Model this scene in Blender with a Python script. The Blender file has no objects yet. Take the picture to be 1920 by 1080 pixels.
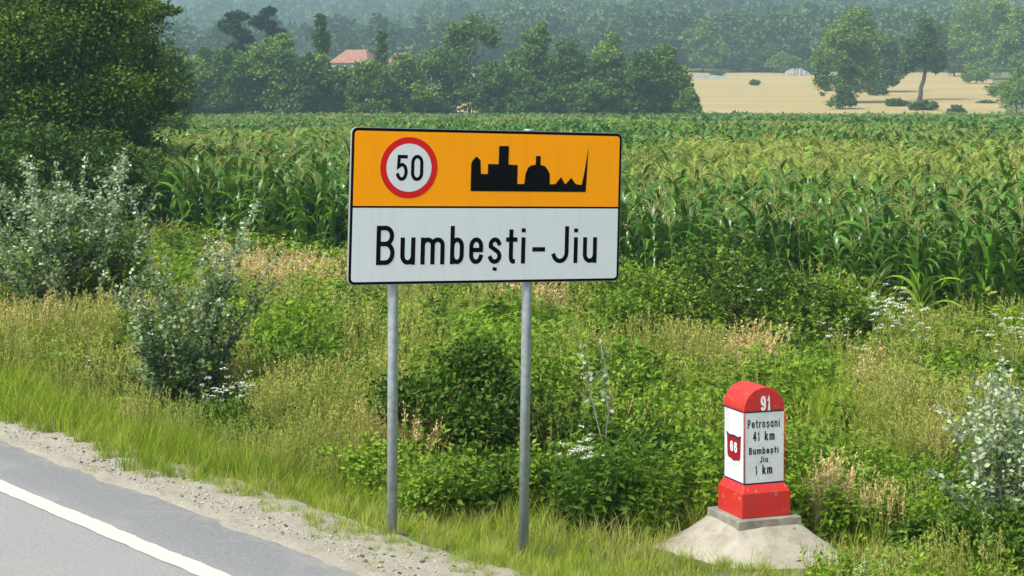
import bpy, math
import numpy as np
from math import sin, cos, pi, radians as R

scene = bpy.context.scene
# ------------------------------------------------------------------ camera
CAM_H = 2.75            # eye height above the asphalt
F = 3300.0              # focal length in photo pixels (1920 wide)
cam_data = bpy.data.cameras.new("camera")
cam_data.sensor_width = 36.0
cam_data.lens = 36.0 * F / 1920.0
cam_data.shift_y = -350.0 / 1920.0       # level camera, frame taken below the horizon
cam_data.clip_start = 0.1
cam_data.clip_end = 20000
cam = bpy.data.objects.new("camera", cam_data)
scene.collection.objects.link(cam)
cam.location = (0, 0, CAM_H)
cam.rotation_euler = (R(90), 0, 0)
scene.camera = cam
# ------------------------------------------------------------------ sky, sun, exposure
SUN_EL, SUN_AZ = 52.0, 232.0             # azimuth clockwise from +Y (north)
world = bpy.data.worlds.new("World")
scene.world = world
world.use_nodes = True
wn = world.node_tree
bg = wn.nodes["Background"]
sky = wn.nodes.new("ShaderNodeTexSky")
sky.sky_type = 'NISHITA'
sky.sun_disc = False
sky.sun_elevation = R(SUN_EL)
sky.sun_rotation = R(SUN_AZ)
sky.air_density = 1.0
sky.dust_density = 5.0
sky.ozone_density = 1.0
wn.links.new(sky.outputs[0], bg.inputs[0])
bg.inputs[1].default_value = 0.06
sun_data = bpy.data.lights.new("sun", 'SUN')
sun_data.energy = 3.1
sun_data.angle = R(26)
sun_data.color = (1.0, 0.97, 0.91)
sun = bpy.data.objects.new("sun", sun_data)
scene.collection.objects.link(sun)
sun.rotation_euler = (R(90 - SUN_EL), 0, R(180 - SUN_AZ))
scene.view_settings.view_transform = 'Standard'
scene.view_settings.look = 'None'
scene.view_settings.gamma = 1
scene.view_settings.exposure = 1.28
scene.cycles.use_denoising = True
scene.cycles.max_bounces = 8
scene.cycles.transparent_max_bounces = 8
scene.cycles.volume_bounces = 1
scene.cycles.caustics_reflective = False
scene.cycles.caustics_refractive = False

# ------------------------------------------------------------------ helpers
COL = scene.collection
rng = np.random.default_rng(7)


def tag(o, label=None, cat=None, group=None, kind=None):
    if label: o["label"] = label
    if cat: o["category"] = cat
    if group: o["group"] = group
    if kind: o["kind"] = kind
    return o


def empty(name, loc, label=None, cat=None, group=None):
    e = bpy.data.objects.new(name, None)
    e.empty_display_size = 0.1
    e.location = loc
    COL.objects.link(e)
    return tag(e, label, cat, group)


def mesh_data(name, V, faces, mat=None, tint=None, smooth=False):
    """faces: list of (n,k) integer arrays, or a plain list of index lists"""
    V = np.asarray(V, dtype=np.float32).reshape(-1, 3)
    if isinstance(faces, np.ndarray):
        faces = [faces]
    me = bpy.data.meshes.new(name)
    if len(faces) and isinstance(faces[0], np.ndarray):
        loops = np.concatenate([f.reshape(-1) for f in faces]).astype(np.int32)
        tot = np.concatenate([np.full(len(f), f.shape[1], np.int32) for f in faces])
        start = np.concatenate([[0], np.cumsum(tot)[:-1]]).astype(np.int32)
        me.vertices.add(len(V)); me.vertices.foreach_set("co", V.ravel())
        me.loops.add(len(loops)); me.loops.foreach_set("vertex_index", loops)
        me.polygons.add(len(tot))
        me.polygons.foreach_set("loop_start", start)
        me.polygons.foreach_set("loop_total", tot)
        me.update(calc_edges=True)
    else:
        me.from_pydata([tuple(map(float, v)) for v in V], [], [list(map(int, f)) for f in faces])
        me.update()
    if tint is not None:
        a = me.attributes.new("tint", 'FLOAT', 'POINT')
        a.data.foreach_set("value", np.asarray(tint, np.float32))
    if mat: me.materials.append(mat)
    if smooth:
        me.polygons.foreach_set("use_smooth", np.ones(len(me.polygons), bool))
    return me


def mk(name, V, faces, mat=None, parent=None, tint=None, smooth=False, loc=None):
    o = bpy.data.objects.new(name, mesh_data(name, V, faces, mat, tint, smooth))
    if loc is not None: o.location = loc
    if parent is not None: o.parent = parent
    COL.objects.link(o)
    return o


class MB:
    """collects pieces with numpy"""
    def __init__(s):
        s.V = []; s.Fc = {}; s.T = []; s.n = 0
    def add(s, V, Fs, tint=0.5):
        V = np.asarray(V, float).reshape(-1, 3)
        if isinstance(Fs, np.ndarray): Fs = [Fs]
        for f in Fs:
            f = np.asarray(f)
            s.Fc.setdefault(f.shape[1], []).append(f + s.n)
        s.V.append(V)
        s.T.append(np.broadcast_to(np.asarray(tint, float), (len(V),)))
        s.n += len(V)
        return s
    def arrays(s):
        return np.concatenate(s.V), [np.concatenate(v) for v in s.Fc.values()], np.concatenate(s.T)
    def data(s, name, mat, smooth=False):
        V, Fs, T = s.arrays()
        return mesh_data(name, V, Fs, mat, T, smooth)
    def build(s, name, mat, parent=None, smooth=False, loc=None):
        V, Fs, T = s.arrays()
        return mk(name, V, Fs, mat, parent, T, smooth, loc)


def box(c, d):
    c = np.asarray(c, float); d = np.asarray(d, float) / 2
    V = np.array([[x, y, z] for x in (-1, 1) for y in (-1, 1) for z in (-1, 1)]) * d + c
    Fq = np.array([[0, 1, 3, 2], [4, 6, 7, 5], [0, 4, 5, 1], [2, 3, 7, 6], [0, 2, 6, 4], [1, 5, 7, 3]])
    return V, Fq


def tube(pts, rad, sides=6, cap=True):
    pts = np.asarray(pts, float); n = len(pts)
    rad = np.broadcast_to(np.asarray(rad, float), (n,))
    d = np.gradient(pts, axis=0)
    d /= np.linalg.norm(d, axis=1)[:, None] + 1e-9
    ref = np.array([0.0, 1, 0]) if abs(d[0][2]) > .8 else np.array([0, 0, 1.0])
    a = np.cross(d, ref); a /= np.linalg.norm(a, axis=1)[:, None] + 1e-9
    b = np.cross(d, a)
    th = np.linspace(0, 2 * pi, sides, endpoint=False)
    ring = a[:, None, :] * np.cos(th)[None, :, None] + b[:, None, :] * np.sin(th)[None, :, None]
    V = (pts[:, None, :] + ring * rad[:, None, None]).reshape(-1, 3)
    i, j = np.meshgrid(np.arange(n - 1), np.arange(sides), indexing='ij')
    j2 = (j + 1) % sides
    Q = np.stack([i * sides + j, i * sides + j2, (i + 1) * sides + j2, (i + 1) * sides + j], -1).reshape(-1, 4)
    Fs = [Q]
    if cap:
        Fs.append(np.array([list(range(sides))[::-1], [(n - 1) * sides + k for k in range(sides)]]))
    return V, Fs


def _hash(ix, iy, s):
    h = (ix.astype(np.int64) * 374761393 + iy.astype(np.int64) * 668265263 + s * 974711) & 0x7fffffff
    h = ((h ^ (h >> 13)) * 1274126177) & 0x7fffffff
    return ((h ^ (h >> 16)) & 0xffff) / 65535.0


def vnoise(x, y, s=0):
    x = np.asarray(x, float); y = np.asarray(y, float)
    ix = np.floor(x); iy = np.floor(y)
    fx = x - ix; fy = y - iy
    fx = fx * fx * (3 - 2 * fx); fy = fy * fy * (3 - 2 * fy)
    h = lambda a, b: _hash(a, b, s)
    return (h(ix, iy) * (1 - fx) + h(ix + 1, iy) * fx) * (1 - fy) + (h(ix, iy + 1) * (1 - fx) + h(ix + 1, iy + 1) * fx) * fy


def fbm(x, y, s=0, o=4):
    t = 0; a = .5
    for k in range(o):
        t = t + a * vnoise(x * 2 ** k, y * 2 ** k, s + k * 17); a *= .5
    return t


def sstep(a, b, x):
    t = np.clip((x - a) / (b - a), 0, 1)
    return t * t * (3 - 2 * t)

# road axis: the road runs away to the left, 39 degrees off the view axis
RA = R(39.0)
RD = np.array([-sin(RA), cos(RA)])       # along the road
RN = np.array([cos(RA), sin(RA)])        # across, away from the road


def uv_of(x, y):
    return x * RN[0] + y * RN[1], x * RD[0] + y * RD[1]


def field_edge(v):
    return np.clip(24.7 - .17 * (v - 17.3), 17, 27)


def terrain(x, y, detail=True):
    x = np.asarray(x, float); y = np.asarray(y, float)
    u, v = uv_of(x, y)
    z = np.interp(u, [-12, -8, 5.4, 5.8, 6.35, 6.75, 7.5, 9.3, 13, 18, 20],
                  [-1.0, -.09, -.09, -.07, -.05, -.09, -.37, -.47, -.75, -1.15, -1.25])
    if detail:
        z = z + (fbm(x * .5, y * .5, 3) - .47) * .14 * sstep(6.6, 9, u) * sstep(400, 100, y)
    r = np.interp(y, [245, 300, 450, 700, 1000, 6000], [0, 3.6, 10.6, 22, 35, 200])
    a = x / np.maximum(y, 1.0)
    w = sstep(-.10, .12, a)
    s1 = np.clip(y - 480, 0, None)
    s2 = np.clip(y - 1250, 0, None)
    hill_r = .00006 * s1 ** 2
    hill_l = .15 * s2 + .00002 * s2 ** 2
    lum = (fbm(x * .006, y * .004, 11) - .47) * 75 * sstep(560, 900, y) \
        + (fbm(x * .02, y * .02, 23) - .47) * 14 * sstep(520, 800, y)
    h = r + hill_r * w + hill_l * (1 - w) + lum
    h = np.where(h > 200, 200 + (h - 200) * .25, h)
    h = np.minimum(h, 330)
    return z + np.where(y > 245, h, 0)


def tz(x, y):
    return float(terrain(np.array([x]), np.array([y]))[0])


def gp(px, D):
    """the ground point at depth D seen in photo column px"""
    x = (px - 960) / F * D
    return np.array([x, D, tz(x, D)])


def at(px, py):
    """the ground point seen at a photo position"""
    D = np.linspace(8, 60, 2000)
    x = (px - 960) / F * D
    y = 190 + (CAM_H - terrain(x, D)) * F / D
    k = np.argmax(y <= py)
    return np.array([x[k], D[k], terrain(x[k:k + 1], D[k:k + 1])[0]])

# ------------------------------------------------------------------ materials


def nmat(name):
    m = bpy.data.materials.new(name)
    m.use_nodes = True
    nt = m.node_tree
    return m, nt, nt.nodes["Principled BSDF"]


def mixc(nt, fac, a, b):
    n = nt.nodes.new("ShaderNodeMix"); n.data_type = 'RGBA'
    for s, v in ((n.inputs[0], fac), (n.inputs[6], a), (n.inputs[7], b)):
        if isinstance(v, (int, float)): s.default_value = v
        elif isinstance(v, tuple): s.default_value = (*v, 1)
        else: nt.links.new(v, s)
    return n.outputs[2]


def noise(nt, scale, detail=3, rough=.6, vec=None):
    n = nt.nodes.new("ShaderNodeTexNoise")
    n.inputs["Scale"].default_value = scale
    n.inputs["Detail"].default_value = detail
    n.inputs["Roughness"].default_value = rough
    if vec is not None: nt.links.new(vec, n.inputs["Vector"])
    return n.outputs[0]


def ramp(nt, fac, lo, hi):
    n = nt.nodes.new("ShaderNodeMapRange")
    nt.links.new(fac, n.inputs[0])
    n.inputs[1].default_value = lo; n.inputs[2].default_value = hi
    return n.outputs[0]


def bump(nt, bs, height, strength=.4, dist=.01):
    b = nt.nodes.new("ShaderNodeBump")
    b.inputs["Strength"].default_value = strength
    b.inputs["Distance"].default_value = dist
    nt.links.new(height, b.inputs["Height"])
    nt.links.new(b.outputs[0], bs.inputs["Normal"])


def wpos(nt):
    return nt.nodes.new("ShaderNodeNewGeometry").outputs["Position"]


def opos(nt):
    return nt.nodes.new("ShaderNodeTexCoord").outputs["Object"]


def leafmat(name, c1, c2, c3=None, nscale=.15, lo=.45, hi=.65, trans=.3, rough=.55, spec=.15, rnd=.35):
    """c1..c2 by leaf tint and individual, c3 in patches over the ground"""
    m, nt, bs = nmat(name)
    at_ = nt.nodes.new("ShaderNodeAttribute"); at_.attribute_name = "tint"
    oi = nt.nodes.new("ShaderNodeObjectInfo")
    mm = nt.nodes.new("ShaderNodeMath"); mm.operation = 'MULTIPLY_ADD'
    nt.links.new(oi.outputs["Random"], mm.inputs[0]); mm.inputs[1].default_value = rnd
    sc_ = nt.nodes.new("ShaderNodeMath"); sc_.operation = 'MULTIPLY'
    nt.links.new(at_.outputs["Fac"], sc_.inputs[0]); sc_.inputs[1].default_value = 1 - rnd
    nt.links.new(sc_.outputs[0], mm.inputs[2])
    col = mixc(nt, mm.outputs[0], c1, c2)
    if c3:
        col = mixc(nt, ramp(nt, noise(nt, nscale, 3, .6, wpos(nt)), lo, hi), col, c3)
    nt.links.new(col, bs.inputs["Base Color"])
    bs.inputs["Roughness"].default_value = rough
    bs.inputs["Specular IOR Level"].default_value = spec
    tr = nt.nodes.new("ShaderNodeBsdfTranslucent")
    hs = nt.nodes.new("ShaderNodeHueSaturation")
    hs.inputs["Hue"].default_value = .485; hs.inputs["Value"].default_value = 1.25
    nt.links.new(col, hs.inputs["Color"]); nt.links.new(hs.outputs[0], tr.inputs[0])
    mx = nt.nodes.new("ShaderNodeMixShader"); mx.inputs[0].default_value = trans * .65
    nt.links.new(bs.outputs[0], mx.inputs[1]); nt.links.new(tr.outputs[0], mx.inputs[2])
    nt.links.new(mx.outputs[0], nt.nodes["Material Output"].inputs[0])
    return m


def plain(name, col, rough=.6, spec=.4, metal=0, var=.12, scale=8, bstr=.0, dist=.002):
    m, nt, bs = nmat(name)
    n = noise(nt, scale, 5, .65, opos(nt))
    d = tuple(c * (1 - var) for c in col); b = tuple(min(1, c * (1 + var)) for c in col)
    nt.links.new(mixc(nt, ramp(nt, n, .3, .7), d, b), bs.inputs["Base Color"])
    bs.inputs["Roughness"].default_value = rough
    bs.inputs["Specular IOR Level"].default_value = spec
    bs.inputs["Metallic"].default_value = metal
    if bstr: bump(nt, bs, noise(nt, scale * 5, 5, .7, opos(nt)), bstr, dist)
    return m


def road_u(nt):
    """distance across the road, from world position"""
    d = nt.nodes.new("ShaderNodeVectorMath"); d.operation = 'DOT_PRODUCT'
    nt.links.new(wpos(nt), d.inputs[0]); d.inputs[1].default_value = (RN[0], RN[1], 0)
    return d.outputs["Value"]

M = {}
# ground under the plants: dry soil and litter
m, nt, bs = nmat("soil"); M['soil'] = m
p = wpos(nt)
c = mixc(nt, ramp(nt, noise(nt, 2.2, 5, .65, p), .35, .65), (.060, .085, .020), (.14, .14, .05))
c = mixc(nt, ramp(nt, noise(nt, .25, 3, .5, p), .5, .7), c, (.075, .11, .025))
nt.links.new(c, bs.inputs["Base Color"]); bs.inputs["Roughness"].default_value = .95
bump(nt, bs, noise(nt, 9, 6, .7, p), .8, .06)
# asphalt
m, nt, bs = nmat("asphalt"); M['asphalt'] = m
p = wpos(nt)
u_ = road_u(nt)
c = mixc(nt, ramp(nt, noise(nt, 28, 5, .85, p), .3, .7), (.175, .176, .176), (.275, .275, .27))
c = mixc(nt, ramp(nt, u_, 4.95, 5.3), c, mixc(nt, ramp(nt, noise(nt, 28, 5, .85, p), .3, .7), (.125, .130, .136), (.205, .208, .212)))   # untravelled strip beyond the line is darker
sp = noise(nt, 85, 2, .8, p)
c = mixc(nt, ramp(nt, sp, .58, .68), c, (.34, .34, .33))
c = mixc(nt, ramp(nt, sp, .40, .30), c, (.07, .07, .07))
c = mixc(nt, ramp(nt, noise(nt, 1.3, 4, .7, p), .5, .8), c, (.25, .245, .23))
ed_ = nt.nodes.new("ShaderNodeMath"); ed_.operation = 'MULTIPLY'
nt.links.new(ramp(nt, u_, 5.55, 5.95), ed_.inputs[0]); nt.links.new(ramp(nt, noise(nt, 7, 5, .75, p), .42, .62), ed_.inputs[1])
c = mixc(nt, ed_.outputs[0], c, (.30, .28, .23))                             # dust washed over the edge
nt.links.new(c, bs.inputs["Base Color"]); bs.inputs["Roughness"].default_value = .85
bump(nt, bs, noise(nt, 90, 3, .7, p), .6, .006)
# road paint
m, nt, bs = nmat("road_paint"); M['paint'] = m
p = wpos(nt)
c = mixc(nt, ramp(nt, noise(nt, 30, 6, .8, p), .52, .70), (.52, .50, .43), (.30, .29, .26))
c = mixc(nt, ramp(nt, noise(nt, 3, 3, .6, p), .4, .8), c, (.46, .44, .37))
nt.links.new(c, bs.inputs["Base Color"]); bs.inputs["Roughness"].default_value = .7
bump(nt, bs, noise(nt, 150, 3, .7, p), .35, .003)
# shoulder gravel
m, nt, bs = nmat("shoulder_gravel"); M['gravel'] = m
p = wpos(nt)
c = mixc(nt, ramp(nt, noise(nt, 30, 6, .75, p), .3, .7), (.27, .25, .20), (.41, .385, .31))
c = mixc(nt, ramp(nt, noise(nt, 75, 3, .8, p), .62, .70), c, (.10, .095, .085))
c = mixc(nt, ramp(nt, noise(nt, 3.0, 4, .6, p), .55, .8), c, (.27, .235, .16))
nt.links.new(c, bs.inputs["Base Color"]); bs.inputs["Roughness"].default_value = .95
bump(nt, bs, noise(nt, 50, 6, .75, p), .9, .02)
# stubble
m, nt, bs = nmat("stubble"); M['stubble'] = m
p = wpos(nt)
mp = nt.nodes.new("ShaderNodeMapping"); mp.inputs["Scale"].default_value = (.10, 1, 1)
nt.links.new(p, mp.inputs[0])
c = mixc(nt, ramp(nt, noise(nt, .18, 5, .65, mp.outputs[0]), .3, .72), (.34, .26, .11), (.23, .185, .075))
c = mixc(nt, ramp(nt, noise(nt, 1.4, 4, .7, mp.outputs[0]), .55, .8), c, (.20, .185, .07))
nt.links.new(c, bs.inputs["Base Color"]); bs.inputs["Roughness"].default_value = .95
# stones
M['pebble'] = plain('pebble_stone', (.33, .31, .27), .9, .3, 0, .3, 30)
M['pebble_dark'] = plain('pebble_dark_stone', (.075, .072, .068), .9, .3, 0, .3, 30)
M['heap'] = plain('heap_stone', (.20, .20, .19), .95, .2, 0, .4, .8)
M['rock'] = plain('pale_rock', (.42, .41, .39), .9, .3, 0, .25, 3, .5, .05)
# sign
M['orange'] = plain('sign_orange', (.86, .33, .001), .5, .15, 0, .03, 3)
M['signwhite'] = plain('sign_white', (.52, .57, .59), .5, .25, 0, .04, 2)
M['signblack'] = plain('sign_black', (.002, .002, .003), .6, .05, 0, .2, 6)
M['signred'] = plain('sign_red', (.62, .010, .010), .5, .2, 0, .04, 6)


def grimy(name, col, dirt, amt=.35):
    m, nt, bs = nmat(name)
    p = opos(nt)
    mp = nt.nodes.new("ShaderNodeMapping"); mp.inputs["Scale"].default_value = (9, 9, .7)
    nt.links.new(p, mp.inputs[0])
    mul = nt.nodes.new("ShaderNodeMath"); mul.operation = 'MULTIPLY'
    nt.links.new(ramp(nt, noise(nt, 2.0, 5, .7, mp.outputs[0]), .46, .78), mul.inputs[0]); mul.inputs[1].default_value = amt
    c = mixc(nt, mul.outputs[0], col, dirt)
    c = mixc(nt, ramp(nt, noise(nt, 60, 3, .7, p), .70, .76), c, dirt)
    nt.links.new(c, bs.inputs["Base Color"])
    bs.inputs["Roughness"].default_value = .5; bs.inputs["Specular IOR Level"].default_value = .1
    bump(nt, bs, noise(nt, 2.2, 2, .5, p), .12, .02)
    return m


M['orange'] = grimy('sign_orange', (1.0, .355, .001), (.74, .26, .01), .25)
M['signwhite'] = grimy('sign_white', (.66, .70, .72), (.48, .50, .49), .25)
M['galv'] = plain('galvanised_steel', (.38, .42, .44), .55, .4, .35, .25, 22)
M['alu'] = plain('aluminium_back', (.45, .47, .48), .45, .5, .6, .1, 5)
# kilometre stone
m, nt, bs = nmat("red_stone_paint"); M['kmred'] = m
p = opos(nt)
c = mixc(nt, ramp(nt, noise(nt, 6, 4, .6, p), .3, .75), (.54, .020, .014), (.46, .018, .012))
c = mixc(nt, ramp(nt, noise(nt, 18, 5, .75, p), .615, .65), c, (.42, .27, .19))
c = mixc(nt, ramp(nt, noise(nt, 11, 6, .8, p), .50, .74), c, (.36, .035, .025))
c = mixc(nt, ramp(nt, noise(nt, 3, 3, .6, p), .56, .8), c, (.48, .05, .035))
nt.links.new(c, bs.inputs["Base Color"]); bs.inputs["Roughness"].default_value = .55
bump(nt, bs, noise(nt, 26, 6, .75, p), .5, .006)
m, nt, bs = nmat("white_stone_paint"); M['kmwhite'] = m
p = opos(nt)
c = mixc(nt, ramp(nt, noise(nt, 5, 5, .65, p), .4, .75), (.66, .68, .69), (.50, .52, .52))
c = mixc(nt, ramp(nt, noise(nt, 22, 5, .75, p), .58, .70), c, (.40, .39, .35))
nt.links.new(c, bs.inputs["Base Color"]); bs.inputs["Roughness"].default_value = .6
bump(nt, bs, noise(nt, 26, 6, .75, p), .4, .005)
M['kmtext'] = plain('dark_blue_lettering', (.010, .014, .05), .6, .15, 0, .3, 30)
M['kmblue'] = plain('dark_blue_band', (.014, .012, .10), .6, .3, 0, .2, 20)
M['kmshield'] = plain('dark_red_shield', (.25, .006, .018), .55, .3, 0, .15, 20)
M['kmwhitetext'] = plain('white_lettering', (.78, .78, .76), .6, .3, 0, .1, 30)
M['concrete'] = plain('grey_concrete', (.23, .215, .18), .9, .3, 0, .35, 9, .8, .01)
m, nt, bs = nmat("apron_concrete"); M['apron'] = m
p = opos(nt)
c = mixc(nt, ramp(nt, noise(nt, 5, 6, .7, p), .3, .72), (.37, .345, .285), (.25, .23, .18))
c = mixc(nt, ramp(nt, noise(nt, 45, 4, .8, p), .6, .72), c, (.15, .14, .115))
c = mixc(nt, ramp(nt, noise(nt, 4.5, 6, .75, p), .50, .68), c, (.20, .195, .12))
c = mixc(nt, ramp(nt, noise(nt, 14, 5, .8, p), .60, .70), c, (.12, .115, .09))
nt.links.new(c, bs.inputs["Base Color"]); bs.inputs["Roughness"].default_value = .95
bump(nt, bs, noise(nt, 22, 7, .75, p), .5, .012)
# houses
M['tiles'] = plain('red_roof_tiles', (.24, .115, .085), .85, .3, 0, .25, 1.2)
M['plaster'] = plain('pale_plaster', (.42, .41, .38), .9, .3, 0, .08, 1)
M['pane'] = plain('window_glass', (.03, .035, .04), .15, .5, 0, .1, 1)
M['frame'] = plain('window_frame', (.35, .25, .17), .6, .4, 0, .1, 1)
M['greyroof'] = plain('pale_sheet_roof', (.46, .42, .34), .6, .4, 0, .15, 1)
# wood
M['bark'] = plain('bark', (.085, .068, .05), .95, .2, 0, .4, 7, .8, .02)
M['palebark'] = plain('pale_bark', (.24, .24, .20), .9, .2, 0, .35, 20)
M['twig'] = plain('brown_twig', (.075, .055, .035), .95, .2, 0, .3, 20)
# foliage
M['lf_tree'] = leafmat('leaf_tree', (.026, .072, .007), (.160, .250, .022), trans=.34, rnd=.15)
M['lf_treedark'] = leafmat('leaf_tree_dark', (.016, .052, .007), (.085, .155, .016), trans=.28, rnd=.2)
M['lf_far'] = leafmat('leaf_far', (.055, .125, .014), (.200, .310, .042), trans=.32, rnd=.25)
M['lf_fardark'] = leafmat('leaf_far_dark', (.028, .078, .012), (.110, .195, .026), trans=.28, rnd=.25)
M['lf_pine'] = leafmat('leaf_pine', (.010, .032, .014), (.03, .062, .024), trans=.1, rnd=.2)
M['lf_willow'] = leafmat('leaf_willow', (.050, .095, .026), (.150, .220, .060), trans=.25, rnd=.2)
M['lf_forest'] = leafmat('leaf_forest', (.035, .085, .022), (.085, .150, .036), (.030, .078, .028), .012, .45, .65, trans=.15, rnd=.75)
M['lf_bush'] = leafmat('leaf_bush', (.038, .100, .006), (.210, .330, .024), trans=.38, rnd=.15)
M['lf_bushdark'] = leafmat('leaf_bush_dark', (.012, .046, .004), (.095, .175, .012), trans=.28, rnd=.15)
M['lf_bright'] = leafmat('leaf_bright', (.080, .17, .010), (.26, .39, .030), trans=.42, rnd=.15)
M['lf_poplar'] = leafmat('leaf_white_poplar', (.080, .160, .024), (.50, .57, .40), trans=.45, rough=.6, spec=.12, rnd=.0)
M['lf_corn'] = leafmat('leaf_corn', (.014, .070, .005), (.125, .275, .018), (.12, .21, .02), .25, .58, .78, trans=.34, rough=.30, spec=.55, rnd=.4)
M['lf_cornyel'] = leafmat('leaf_corn_light', (.095, .200, .014), (.250, .345, .036), trans=.38, rough=.42, spec=.4, rnd=.5)
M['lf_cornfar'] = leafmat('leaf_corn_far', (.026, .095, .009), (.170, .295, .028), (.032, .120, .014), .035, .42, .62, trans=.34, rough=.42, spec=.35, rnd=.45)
M['stalk'] = leafmat('corn_stalk', (.07, .15, .02), (.16, .22, .05), trans=.05)
M['tassel'] = leafmat('corn_tassel', (.24, .27, .055), (.46, .43, .15), trans=.3, rough=.8, spec=.1, rnd=.5)
M['gr_green'] = leafmat('grass_green', (.115, .200, .012), (.31, .42, .034), (.34, .37, .06), .55, .58, .82, trans=.5, rnd=.5)
M['gr_lush'] = leafmat('grass_lush', (.130, .220, .012), (.32, .44, .03), (.32, .36, .05), .9, .45, .72, trans=.5, rnd=.5)
M['gr_dry'] = leafmat('grass_dry', (.27, .30, .055), (.50, .48, .16), (.24, .31, .05), .7, .42, .68, trans=.4, rough=.8, spec=.1, rnd=.5)
M['gr_tan'] = leafmat('grass_tan', (.44, .34, .13), (.70, .56, .28), trans=.3, rough=.85, spec=.1, rnd=.5)
M['weed'] = leafmat('weed_leaf', (.060, .140, .008), (.23, .36, .026), (.060, .135, .010), .6, .48, .66, trans=.40, rnd=.45)
M['weeddark'] = leafmat('weed_leaf_dark', (.018, .066, .005), (.100, .185, .014), trans=.33, rnd=.4)
M['petal'] = leafmat('white_petal', (.62, .64, .52), (.82, .82, .76), trans=.3, rough=.8, spec=.1)

# ================================================================== SETTING
# ground: one sheet in rings round the camera, fine in front, out to the horizon
ang = np.concatenate([np.linspace(-.62, .62, 300), np.linspace(.68, 2 * pi - .68, 70)])
rad = np.concatenate([[0.3], np.geomspace(2, 60, 130), np.geomspace(63, 1500, 130), np.geomspace(1560, 5200, 36)])
A, D_ = np.meshgrid(ang, rad, indexing='ij')
gx = np.sin(A) * D_; gy = np.cos(A) * D_
gz = terrain(gx, gy)
GV = np.stack([gx, gy, gz], -1).reshape(-1, 3)
na, nr = A.shape
i, j = np.meshgrid(np.arange(na), np.arange(nr - 1), indexing='ij')
i2 = (i + 1) % na
GF = np.stack([i * nr + j, i * nr + j + 1, i2 * nr + j + 1, i2 * nr + j], -1).reshape(-1, 4)
ctr = len(GV)
GV = np.vstack([GV, [[0, 0, tz(0, 0)]]])
ii = np.arange(na)
GT = np.stack([np.full(na, ctr), ii * nr, ((ii + 1) % na) * nr], -1)
tag(mk("ground", GV, [GF, GT], M['soil'], smooth=True), kind='structure')


def strip(name, u0f, u1f, zf, mat, v0=-40, v1=140, nu=2, step=.12, thick=None):
    v = np.arange(v0, v1, step)
    t = np.linspace(0, 1, nu)
    U = u0f(v)[:, None] * (1 - t) + u1f(v)[:, None] * t
    Vv = np.broadcast_to(v[:, None], U.shape)
    X = U * RN[0] + Vv * RD[0]; Y = U * RN[1] + Vv * RD[1]
    Z = zf(U, Vv)
    P = np.stack([X, Y, Z], -1).reshape(-1, 3)
    n = len(v)
    i, j = np.meshgrid(np.arange(n - 1), np.arange(nu - 1), indexing='ij')
    Q = np.stack([i * nu + j, i * nu + j + 1, (i + 1) * nu + j + 1, (i + 1) * nu + j], -1).reshape(-1, 4)
    return tag(mk(name, P, Q, mat, smooth=True), kind='structure')

edge_w = lambda v: 5.93 + (fbm(v * 1.7, v * 0 + 2.2, 5) - .47) * .13 + (fbm(v * 9, v * 0, 9) - .47) * .05
cst = lambda c: (lambda v: v * 0 + c)


def road_z(U, V):
    e = edge_w(V)
    return np.where(U > e - .03, -.055, 0.0)


strip("road", cst(-4.2), edge_w, lambda U, V: np.where(U >= edge_w(V) - 1e-6, -.06, 0.0), M['asphalt'], nu=40)
strip("edge_line", lambda v: 5.0 + (vnoise(v * 6, v * 0, 4) - .5) * .016 + (vnoise(v * 25, v * 0, 6) - .5) * .010, lambda v: 5.148 + (vnoise(v * 6, v * 0, 14) - .5) * .016 + (vnoise(v * 25, v * 0, 16) - .5) * .010,
      lambda U, V: U * 0 + .005, M['paint'], nu=3, step=.06)
strip("centre_line", cst(.45), cst(.60), lambda U, V: U * 0 + .005, M['paint'], nu=2)


def shoulder_z(U, V):
    x = U * RN[0] + V * RD[0]; y = U * RN[1] + V * RD[1]
    t = terrain(x, y)
    base = np.interp(U, [5.4, 5.9, 6.3, 6.6, 7.1], [-.05, -.022, -.03, -.055, -.40])
    return base + (fbm(x * 4, y * 4, 31) - .47) * .05 + (fbm(x * 14, y * 14, 32) - .47) * .022


strip("gravel_shoulder", cst(5.5), cst(7.1), shoulder_z, M['gravel'], v0=0, v1=60, nu=46, step=.04)

# stubble field on the rising ground behind the corn, right half
xs = np.linspace(-10, 130, 71); ys = np.linspace(252, 470, 110)
X, Y = np.meshgrid(np.linspace(-.03, .258, 71), ys, indexing='ij')
X = X * (Y + 25) + (fbm(Y * .05, Y * 0 + 3, 4) - .47) * 10
Z = terrain(X, Y) + .12
n0, n1 = X.shape
i, j = np.meshgrid(np.arange(n0 - 1), np.arange(n1 - 1), indexing='ij')
Q = np.stack([i * n1 + j, (i + 1) * n1 + j, (i + 1) * n1 + j + 1, i * n1 + j + 1], -1).reshape(-1, 4)
tag(mk("stubble_field", np.stack([X, Y, Z], -1).reshape(-1, 3), Q, M['stubble'], smooth=True), kind='structure')

# ================================================================== instancing for stuff
PROTO = {}


def proto_collection(name, objs):
    c_ = bpy.data.collections.new(name)
    for k, (nm, me) in enumerate(objs):
        o = bpy.data.objects.new("%s_%02d" % (name, k), me)
        c_.objects.link(o)
    return c_


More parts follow.
